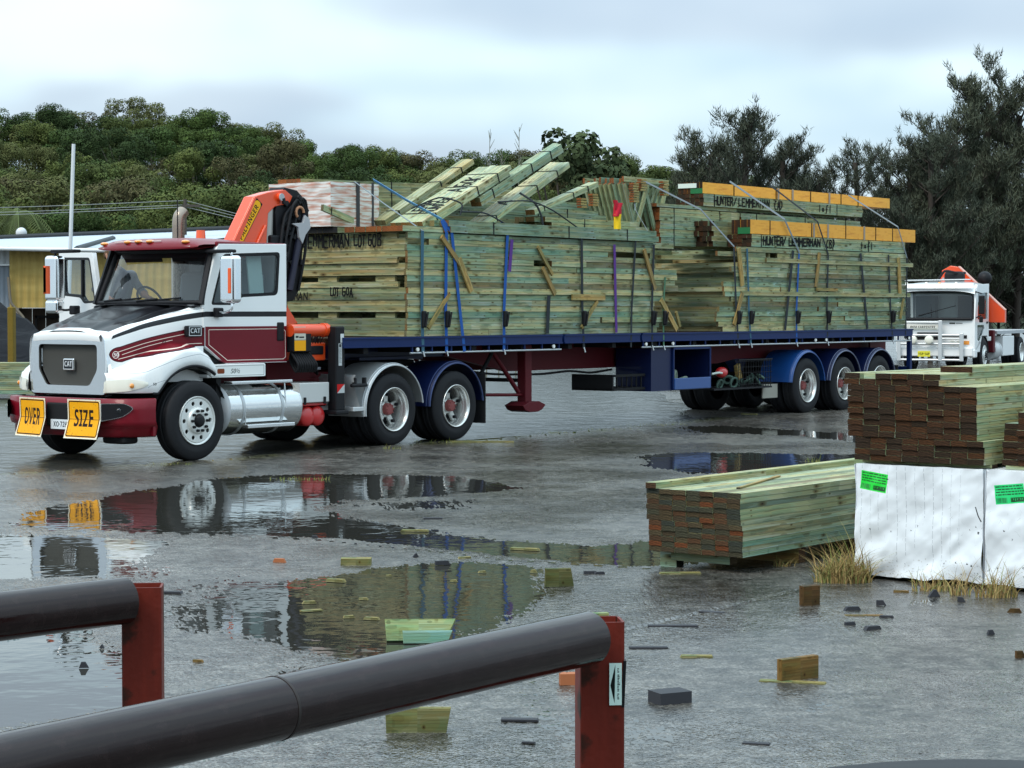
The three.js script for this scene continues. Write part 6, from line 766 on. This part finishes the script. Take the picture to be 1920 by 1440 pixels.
const wrapTex = (seed, tagAt) => canvasTex(1024, 860, (c, w, h) => {
  const r = rng(seed); c.fillStyle = '#f1f3f4'; c.fillRect(0, 0, w, h);
  if (tagAt) { c.setLineDash([26, 14, 60, 9]); for (let i = 0; i < 12; i++) { c.strokeStyle = `rgba(60,66,74,${.25 + .3 * r()})`; c.lineWidth = 2.2; c.beginPath(); c.moveTo(60 + i * 72, 10); c.lineTo(58 + i * 72 + rr(-6, 6, r), h * rr(.45, .98, r)); c.stroke(); } c.setLineDash([]); }
  for (let i = 0; i < 60; i++) { c.strokeStyle = `rgba(70,72,70,${.1 + .2 * r()})`; c.lineWidth = 1 + r() * 1.5; c.beginPath(); const x = r() * w, y = h * (.3 + .7 * r()); c.moveTo(x, y); c.lineTo(x + rr(-26, 26, r), y + rr(4, 30, r)); c.stroke(); }
  for (let i = 0; i < 240; i++) { c.fillStyle = `rgba(96,84,60,${.06 + .16 * r()})`; const y = h * (1 - .22 * r() * r()); c.beginPath(); c.ellipse(r() * w, y, 2 + r() * 8, 2 + r() * 5, 0, 0, 7); c.fill(); }
  for (let i = 0; i < 26; i++) { c.fillStyle = 'rgba(14,14,16,.92)'; const x = r() < .5 ? w * (.93 + .06 * r()) : w * r(), y = h * (r() < .4 ? .5 + .1 * r() : .82 + .15 * r()); c.beginPath(); c.moveTo(x, y); for (let q = 0; q < 5; q++) c.lineTo(x + rr(-9, 9, r), y + rr(-12, 12, r)); c.fill(); }
  c.strokeStyle = 'rgba(12,12,14,.95)'; c.lineWidth = 7; c.beginPath(); c.moveTo(w * .945, h * .33); c.lineTo(w * .965, h * .41); c.lineTo(w * .985, h * .46); c.stroke();
  const [tx, ty, rot, col] = tagAt ?? [.18, .2, -.12, '#1fdf7a']; c.save(); c.translate(w * tx, h * ty); c.rotate(rot); c.fillStyle = col; c.fillRect(-112, -72, 224, 144); c.fillStyle = 'rgba(6,60,22,.9)'; for (let k = 0; k < 4; k++) { let x = -104; while (x < 96) { const ww = 8 + r() * 30; c.fillRect(x, -62 + k * 20, ww, 9); x += ww + 5; } } for (let x = -104; x < -20; x += 7) c.fillRect(x, 26, 2 + r() * 3, 38); c.fillRect(4, 28, 100, 34); c.fillStyle = col; for (let x = 10; x < 100; x += 13) c.fillRect(x, 34, 4, 20 * r() + 4); c.restore();
}, true, false);
function wrapped(lab, z0, W, seed, tagAt, L = 3.2, Hh = .775) {
  const P = yardPack('wrapped_pack', lab, 1843, 1105, 0, 0); P.position.addScaledVector(EZ, z0); P.userData.group = 'white wrapped packs';
  const N = 60, M2 = 44, rows = []; for (let j = 0; j <= M2; j++) rows.push(Array.from({ length: N + 1 }, (_, i) => { const u = i / N, v = j / M2, e = Math.min(u, 1 - u), edge = 1 - sstep(0, .05, e); const fold = (fbm(u * 5 + seed, v * 4, seed, 4) - .5) * .05 + (vnoise(u * 14 + v * 9 + seed, v * 5 - u * 4) - .5) * .014 * (.4 + v) + .010 * Math.sin((u * 3 + v * 5) * 3 + seed) * v; const hem = v === 1 ? (fbm(u * 7, seed, 2, 3) - .5) * .05 : 0; return [-.006 + fold + edge * .012, .035 + Hh * (1 - v) + hem + (j === 0 ? .004 * Math.sin(u * 20) : 0), W * (u)]; }));
  const g = loft(rows), uv = g.attributes.uv; for (let i = 0; i < uv.count; i++) uv.setXY(i, uv.getX(i), 1 - uv.getY(i));
  const plain = phys([.82, .84, .86], .42, 0, { clearcoat: .15 });
  part(P, 'end_wrap', g, phys([.86, .88, .90], .40, 0, { map: wrapTex(seed, tagAt), clearcoat: .2, clearcoatRoughness: .3 }));
  const sideRows = z => Array.from({ length: 12 }, (_, j) => Array.from({ length: 40 }, (_, i) => { const u = i / 39, v = j / 11; return [L * u, .03 + Hh * (1 - v), z + (fbm(u * 16, v * 4, seed + 3, 3) - .5) * .03]; }));
  part(P, 'side_wrap', [loft(sideRows(W))], plain); part(P, 'side_wrap', [loft(sideRows(0))], plain); part(P, 'top_wrap', bx(.012, L, Hh + .02, Hh + .034, .006, W - .006), plain);
  part(P, 'timber_core', bx(.06, L - .05, .075, Hh + .018, .03, W - .03), W_OLIVE[0]); for (const x of [.25, 1.6, 2.9]) part(P, 'bearer', bx(x, x + .1, .004, .075, .04, W - .04), W_OLIVE[4]); return P;
}
wrapped('white plastic-wrapped pack with green tag and torn corner under the brown boards', -.97, .965, 3, [.155, .155, .12, '#19e23c']);
wrapped('smooth white plastic-wrapped pack with turquoise green tag at the yard edge', .012, .97, 8, null);
{
  const P = yardPack('brown_board_pack', 'tall stack of dark brown-ended boards on the white pack', 1843, 1105, .825, 0); P.position.addScaledVector(EZ, -1.03); P.userData.group = 'brown board packs';
  for (const x of [.15, 1.6]) crossPlank(P, .98, .024, .09, x, -.001, .55, W_STRAW[0], E_BROWN[0], 'bearer');
  const h = .0405, w = .122; for (let j = 0; j < 15; j++) for (let i = 0; i < 8; i++) { if (j > 12 && i > 5) continue; if (j === 14 && i === 1) { plank(P, 3.0, h - .002, w - .004, 1.5, .012 + h * (j + .5), w * (i + .5), W_STRAW[0], W_PALE[0]); continue; } const sh = j < 4 ? .055 : j > 12 ? -.03 : 0; plank(P, 3.4 + rr(-.02, .02, ry), h - .0022, w - .003, 1.7 + rr(-.003, .003, ry), .012 + h * (j + .5) + (j > 3 ? .002 : 0), w * (i + .5) + sh, pick(W_STRAW.concat(W_STRAW[0], W_MIX[1]), ry), pick(E_BROWN, ry)); }
  plank(P, 3.2, h, w, 2.1, .014 + h * 15.5, w * 5.3, W_STRAW[1], E_BROWN[1]); plank(P, 3.2, h, w, 2.1, .014 + h * 15.5, w * 4.3, W_STRAW[2], E_BROWN[1]);
  const Q = yardPack('brown_board_pack', 'lower stack of dark red-brown ended boards beside the tall stack', 1843, 1105, .825, 0); Q.position.addScaledVector(EZ, .06); Q.userData.group = 'brown board packs';
  for (let j = 0; j < 9; j++) for (let i = 0; i < 7; i++) { if (j > 6 && i < 1) continue; plank(Q, 3.4, h - .002, w - .003, 1.78 + rr(-.02, .02, ry) + (i === 0 ? .05 : 0), .012 + h * (j + .5), .02 + w * (i + .5), pick(W_STRAW.concat(W_GREEN), ry), pick(E_BROWN, ry)); } for (const x of [.15, 1.6]) crossPlank(Q, .9, .024, .09, x, -.001, .5, W_OLIVE[0], E_BROWN[0], 'bearer');
  for (let k = 0; k < 2; k++) plank(Q, 3.0, h, w, 2.05, .014 + h * (9.5 + k), .10 + k * .03, W_STRAW[k], E_BROWN[1]);
}
// ---------------------------------------------------------------- bollard rails in front of the camera
{
  const rust = dataTex(512, 512, (i, j) => { const n = fbm(i / 50, j / 50, 4, 5), k = sstep(.58, .7, n), s = fbm(i / 9, j / 70, 6, 3); return mixc(mixc([.64, .24, .18], [.52, .20, .15], s), [.30, .17, .13], k); }, true);
  const postM = std([.46, .46, .46], .5, 0, { map: rust, bumpMap: roughNoise, bumpScale: .002 });
  const pipeT = dataTex(512, 512, (i, j) => { const n = fbm(i / 30, j / 30, 3, 5), f = tileNoise(i, j, 128, 9, 512), k = sstep(.55, .68, n) * (.4 + .6 * f); return mixc([.40, .33, .33], [.54, .49, .49], k * .6); }, true); pipeT.repeat.set(1, 9);
  const pipeR = dataTex(512, 512, (i, j) => .30 + .4 * tileNoise(i, j, 100, 13, 512) * tileNoise(i, j, 24, 15, 512), false); pipeR.repeat.set(1, 9);
  const pipeM = std([.11, .072, .068], .30, 0, { specularIntensity: .6, map: pipeT, roughnessMap: pipeR, bumpMap: roughNoise, bumpScale: .0006 });
  const hC = .983, r = .0735;
  const rail = (lab, post, a, b, label_) => {
    const o = thing('barrier_rail', lab, 'barrier', V(post.x, 0, post.z), 0, 'bollard rails'), A = a.clone().sub(o.position), B = b.clone().sub(o.position), d = B.clone().sub(A).normalize(), yaw = Math.atan2(-d.z, d.x);
    const g = new THREE.CylinderGeometry(r, r, A.distanceTo(B), 48, 1, false); g.applyQuaternion(new THREE.Quaternion().setFromUnitVectors(V(0, 1, 0), d)).translate((A.x + B.x) / 2, hC, (A.z + B.z) / 2);
    const pipe = part(o, 'pipe', g, pipeM); const C = A.clone().addScaledVector(d, 1.28); if (label_) part(pipe, 'weld_seam', bar(C.clone().addScaledVector(d, -.004), C.clone().addScaledVector(d, .004), r + .0012, 48), std([.035, .028, .026], .5));
    const dr = []; for (let i = 0; i < 90; i++) { const q = A.clone().addScaledVector(d, .05 + rt() * (A.distanceTo(B) - .1)), s = .0022 + .0026 * rt(), off = V(-d.z, 0, d.x).multiplyScalar((rt() - .5) * .03); dr.push(new THREE.SphereGeometry(s, 8, 6).scale(1, 1.35, 1).translate(q.x + off.x, hC - r - s * .55 + .002, q.z + off.z)); } part(pipe, 'water_drops', dr, M.glass).userData.kind = 'stuff';
    const t = .0625, outer = roundPoly([[-t, -t], [t, -t], [t, t], [-t, t]], .008, 2), innerP = roundPoly([[-t + .007, -t + .007], [t - .007, -t + .007], [t - .007, t - .007], [-t + .007, t - .007]], .006, 2); const pg = ext(outer, 1.018, 0, [innerP]).rotateX(-Math.PI / 2); const pm = part(o, 'post', pg, postM); pm.rotation.y = .1; { const p = pg.attributes.position, u = pg.attributes.uv; for (let i = 0; i < p.count; i++) u.setXY(i, p.getX(i) + p.getZ(i), p.getY(i)); }
    part(o, 'post_floor', bx(-.05, .05, .86, .865, -.05, .05), M.dark);
    if (label_) { const st = signMat(96, 320, (c, w, h) => { c.fillStyle = '#cfe6dc'; c.fillRect(0, 0, w, h); c.fillStyle = '#101312'; c.beginPath(); c.moveTo(46, 12); c.lineTo(8, 170); c.lineTo(40, h - 14); c.fill(); const q = rng(4); for (let y = 40; y < 285; y += 12) if (q() > .14) { c.fillRect(62, y, 6 + q() * 14, 8); } }); const l = label(o, 'sticker', .035, .118, st, .042, .846, .067, .1); part(o, 'tape', [mv(bx(-.004, .004, -.07, .06, -.02, .02), .066, .85, .04, 0, 0, -.04)], M.plastic); }
    return o; };
  const at = (px, d) => V((px - 960) / FOCAL * d, hC, -d);
  const P1 = at(1125, 5.98), dir1 = at(400, 4.65).sub(at(1120, 5.88)).normalize(); rail('rusty red post carrying a thick brown pipe, with an arrow sticker', P1, at(1104, 5.86), at(1104, 5.86).addScaledVector(dir1, 4.2), true);
  const P2 = at(265, 6.72), dir2 = at(0, 6.31).sub(at(258, 6.69)).normalize(); rail('rusty red post and brown pipe standing behind the longer rail', P2, at(230, 6.62), at(230, 6.62).addScaledVector(dir2, 3.2), false);
}
{ // dark bonnet of a car parked beside the camera
  const o = thing('parked_car', 'dark car whose bonnet edge shows at the foot of the picture', 'car', V(.70, 0, -2.6), .0); const rows = []; for (let j = 0; j <= 14; j++) { const t = j / 14, z = -.78 + 1.7 * t; rows.push(Array.from({ length: 25 }, (_, i) => { const u = -1 + i / 12, x = u * .84 * (1 - .06 * (1 - t)); return [x, 1.205 + .03 * t - .13 * u * u - (t < .12 ? .05 * (1 - t / .12) ** 2 : 0) - .20 * Math.abs(u) ** 6, z + .22 * u * u * (1 - t)]; })); } part(o, 'bonnet', loft(rows), M.plastic);
  part(o, 'body', [rbx(-.83, .83, .35, .98, -.62, 1.9, .1, 3)], M.black); part(o, 'wheel', [cyl(.33, .33, .22, 'x', -.72, .33, .1, 24), cyl(.33, .33, .22, 'x', .72, .33, .1, 24)], M.rubber); }
{ // the yard office the picture is taken from: its wall and eave darken what the wet pipes mirror
  const o = thing('yard_office', 'low brown brick yard office behind the pipe rails', 'building', V(0, 0, 4)), brick = std([.13, .085, .065], .85, 0, { map: endMap });
  part(o, 'wall', [bx(-14, 14, 0, 3.1, .0, .25)], brick); part(o, 'roof', [bx(-14.5, 14.5, 3.1, 3.35, -.9, 7)], std([.10, .10, .11], .6)); for (const x of [-9, -3, 5, 10]) { const w = part(o, 'window', bx(x, x + 1.8, 1.0, 2.2, -.02, -.004), M.tint); part(w, 'frame', [bx(x - .05, x + 1.85, 2.2, 2.26, -.04, -.004), bx(x - .05, x + 1.85, .94, 1.0, -.04, -.004), bx(x - .05, x, 1.0, 2.2, -.04, -.004), bx(x + 1.8, x + 1.85, 1.0, 2.2, -.04, -.004)], M.dark); }
}

// ---------------------------------------------------------------- grass and litter on the asphalt
function tuft(lab, px, py, n, H, spread, cols, seed, group) { const r = rng(seed), p = ground(px, py), by = cols.map(() => []); for (let i = 0; i < n; i++) { const a = r() * 6.28, q = Math.sqrt(r()) * spread, x = Math.cos(a) * q, z = Math.sin(a) * q * .6, h = H * (.25 + .95 * r() * r() + .1), lean = rr(.15, 1.25, r) * h, b = r() * 6.28, w = .0022 + .002 * r(), rows = []; for (let k = 0; k <= 6; k++) { const t = k / 6, X = x + Math.cos(b) * lean * t * t, Z = z + Math.sin(b) * lean * t * t, Y = h * (t - .5 * t * t * lean / h * .9), ww = w * (1 - t * .92); rows.push([[X - ww, Y, Z], [X + ww, Y, Z + ww]]); } by[i % cols.length].push(loft(rows)); }
  const o = thing('grass_tuft', lab, 'grass', V(p.x, 0, p.z), 0, group); by.forEach((g, i) => g.length && (part(o, 'blades', g, std(cols[i], .8, 0, { side: THREE.DoubleSide })).userData.kind = 'stuff')); return o; }
const straw = [[.30, .20, .075], [.36, .27, .11], [.20, .13, .05], [.19, .20, .06]];
tuft('large straw-coloured grass tuft in front of the white pack', 1580, 1092, 620, .36, .20, straw, 1); { const o = tuft('tall thin green grass stems rising from the straw tuft', 1590, 1082, 26, .52, .14, [[.22, .26, .07], [.36, .32, .12]], 2); }
for (const [px, py, n, h, sp, lab] of [[1745, 1108, 90, .20, .14, 'dry grass tuft at the foot of the first white pack'], [1800, 1116, 40, .34, .07, 'thin tall grass between the two white packs'], [1868, 1120, 130, .30, .14, 'green and straw grass tuft before the second white pack'], [1470, 1063, 30, .16, .08, 'small weed under the low board pack'], [735, 842, 26, .09, .14, 'weeds by the front drive wheel'], [1040, 812, 30, .06, .3, 'weeds along the joint beside the landing leg'], [840, 829, 46, .07, .5, 'mossy weeds at the rear drive wheel'], [560, 899, 60, .06, .35, 'green weeds at the edge of the long puddle'], [325, 872, 30, .05, .3, 'weeds beside the front wheel'], [110, 886, 20, .04, .3, 'weeds on the joint before the truck'], [1525, 866, 18, .13, .1, 'dead stem standing in the far puddle'], [1230, 797, 40, .06, .6, 'weeds on the joint near the trailer wheels'], [1140, 806, 30, .05, .5, 'weeds on the joint behind the landing leg']]) tuft(lab, px, py, n, h, sp, py < 900 ? [[.16, .20, .05], [.26, .25, .08]] : straw, px, undefined);
// offcuts: [px, py of the nearest bottom point, length, height, thickness, turn, tint, lab, cut]
const offM = { green: std([.44, .56, .40], .6, 0, { map: pineMap }), olive: std([.34, .33, .20], .7, 0, { map: pineMap }), dun: std([.34, .20, .085], .6, 0, { map: pineMap }), dark: std([.035, .036, .042], .6), brown: std([.16, .085, .04], .7, 0, { map: pineMap }), straw: std([.46, .40, .24], .7, 0, { map: pineMap }), mossy: std([.20, .20, .11], .8, 0, { map: pineMap }), red: std([.35, .12, .05], .7), teal: W_BLUE[0] };
function offcut(lab, px, py, L, h, t, turn, m, cut = 0, tiltx = 0, y = .004, grp) { const p = ground(px, py), o = tag(part(scene, 'offcut', ext([[-L / 2, 0], [L / 2 - cut * .5, 0], [L / 2 + cut * .5, h], [-L / 2 - cut * .2, h]], t, .0015).translate(0, 0, -t / 2), offM[m]), lab, 'offcut', grp); o.position.set(p.x, y, p.z); o.rotation.set(tiltx, turn, 0, 'YXZ'); return o; }
offcut('pale green angled offcut lying in the puddle with teal underside', 785, 1204, .36, .13, .035, .05, 'green', .06, -.55); offcut('teal stained lower offcut in the puddle beneath the pale one', 800, 1207, .26, .07, .03, .05, 'teal', .03, -.15);
offcut('olive trapezoid offcut standing on edge in the wet', 783, 1374, .275, .108, .045, .0, 'olive', .02);
offcut('brown board offcut standing on edge on the wet asphalt', 1496, 1276, .25, .115, .035, .62, 'dun'); offcut('dark flat block offcut beside the red post', 1256, 1318, .17, .055, .12, .45, 'dark'); offcut('dark brown upright offcut in front of the grass tuft', 1518, 1136, .125, .125, .045, .5, 'brown'); offcut('mossy square offcut at the puddle edge', 1047, 1100, .185, .12, .045, .15, 'mossy', -.02); offcut('yellow flat offcut beyond the near puddle', 668, 1060, .22, .05, .1, .0, 'straw'); offcut('orange brown offcut half hidden by the red post', 1072, 1284, .12, .055, .06, .1, 'red'); offcut('pale offcut standing beyond the end of the long pipe', 1122, 1196, .11, .14, .045, .2, 'green');
const chips = [[1108, 1077, .1, .02, 'dark'], [1125, 1078, .08, .018, 'dark'], [1598, 1146, .11, .025, 'dark'], [1652, 1136, .06, .03, 'dark'], [1620, 1156, .24, .006, 'dun'], [1636, 1182, .11, .022, 'dark'], [1596, 1174, .07, .02, 'dark'], [1662, 1160, .09, .014, 'dark'], [1752, 1120, .08, .045, 'dark'], [1802, 1130, .05, .03, 'dark'], [1860, 1192, .05, .028, 'dark'], [1902, 1150, .09, .025, 'brown'], [1916, 1236, .06, .04, 'brown'], [524, 1056, .10, .03, 'red'], [778, 997, .24, .014, 'straw'], [812, 974, .17, .012, 'dark'], [630, 1092, .14, .02, 'straw'], [580, 1133, .09, .016, 'straw'], [584, 1147, .14, .008, 'straw'], [655, 1160, .07, .014, 'straw'], [696, 1163, .1, .014, 'straw'], [681, 1126, .06, .012, 'straw'], [1216, 1217, .22, .01, 'dark'], [1306, 1234, .18, .012, 'straw'], [975, 1352, .17, .008, 'dark'], [1418, 1397, .12, .006, 'dark'], [1486, 1281, .34, .007, 'straw'], [1262, 1176, .3, .01, 'dark'], [157, 1254, .05, .03, 'dark'], [188, 1217, .03, .02, 'dark'], [370, 1244, .06, .014, 'dun'], [985, 1032, .24, .016, 'straw'], [1275, 1077, .3, .012, 'straw'], [830, 1060, .11, .03, 'dark'], [872, 1048, .1, .012, 'straw'], [780, 1046, .05, .03, 'dark'], [590, 1010, .05, .02, 'dark'], [990, 1396, .06, .006, 'dark'], [1240, 1010, .05, .02, 'straw'], [1405, 778, .3, .02, 'straw'], [850, 1092, .05, .012, 'straw'], [905, 1075, .06, .012, 'straw'], [730, 1082, .04, .012, 'straw'], [1000, 1075, .05, .02, 'straw'], [1560, 1080, .09, .02, 'red'], [1690, 1112, .1, .012, 'dun'], [1335, 1150, .16, .008, 'dark'], [905, 830, .9, .02, 'straw'], [320, 1113, .16, .012, 'dark']];
chips.forEach(([px, py, L, h, m], i) => { const p = ground(px, py), o = tag(part(scene, 'wood_chip', [mv(ext([[-L / 2, 0], [L / 2, 0], [L / 2 - h * .6, h], [-L / 2 + h * (i % 3) * .4, h]], Math.min(.05, .3 * L), .001), 0, 0, -.02)], offM[m]), m === 'dark' ? 'small dark chip of wood lying on the wet asphalt' : 'small pale splinter of wood lying on the wet asphalt', 'wood chip', m === 'dark' ? 'dark wood chips' : 'pale wood splinters'); o.position.set(p.x, .004, p.z); o.rotation.y = (hash(i, 2, 3) - .5) * .9; });
scene.traverse(o => { if (o.isMesh) o.castShadow = o.receiveShadow = true; });
renderer.render(scene, camera);
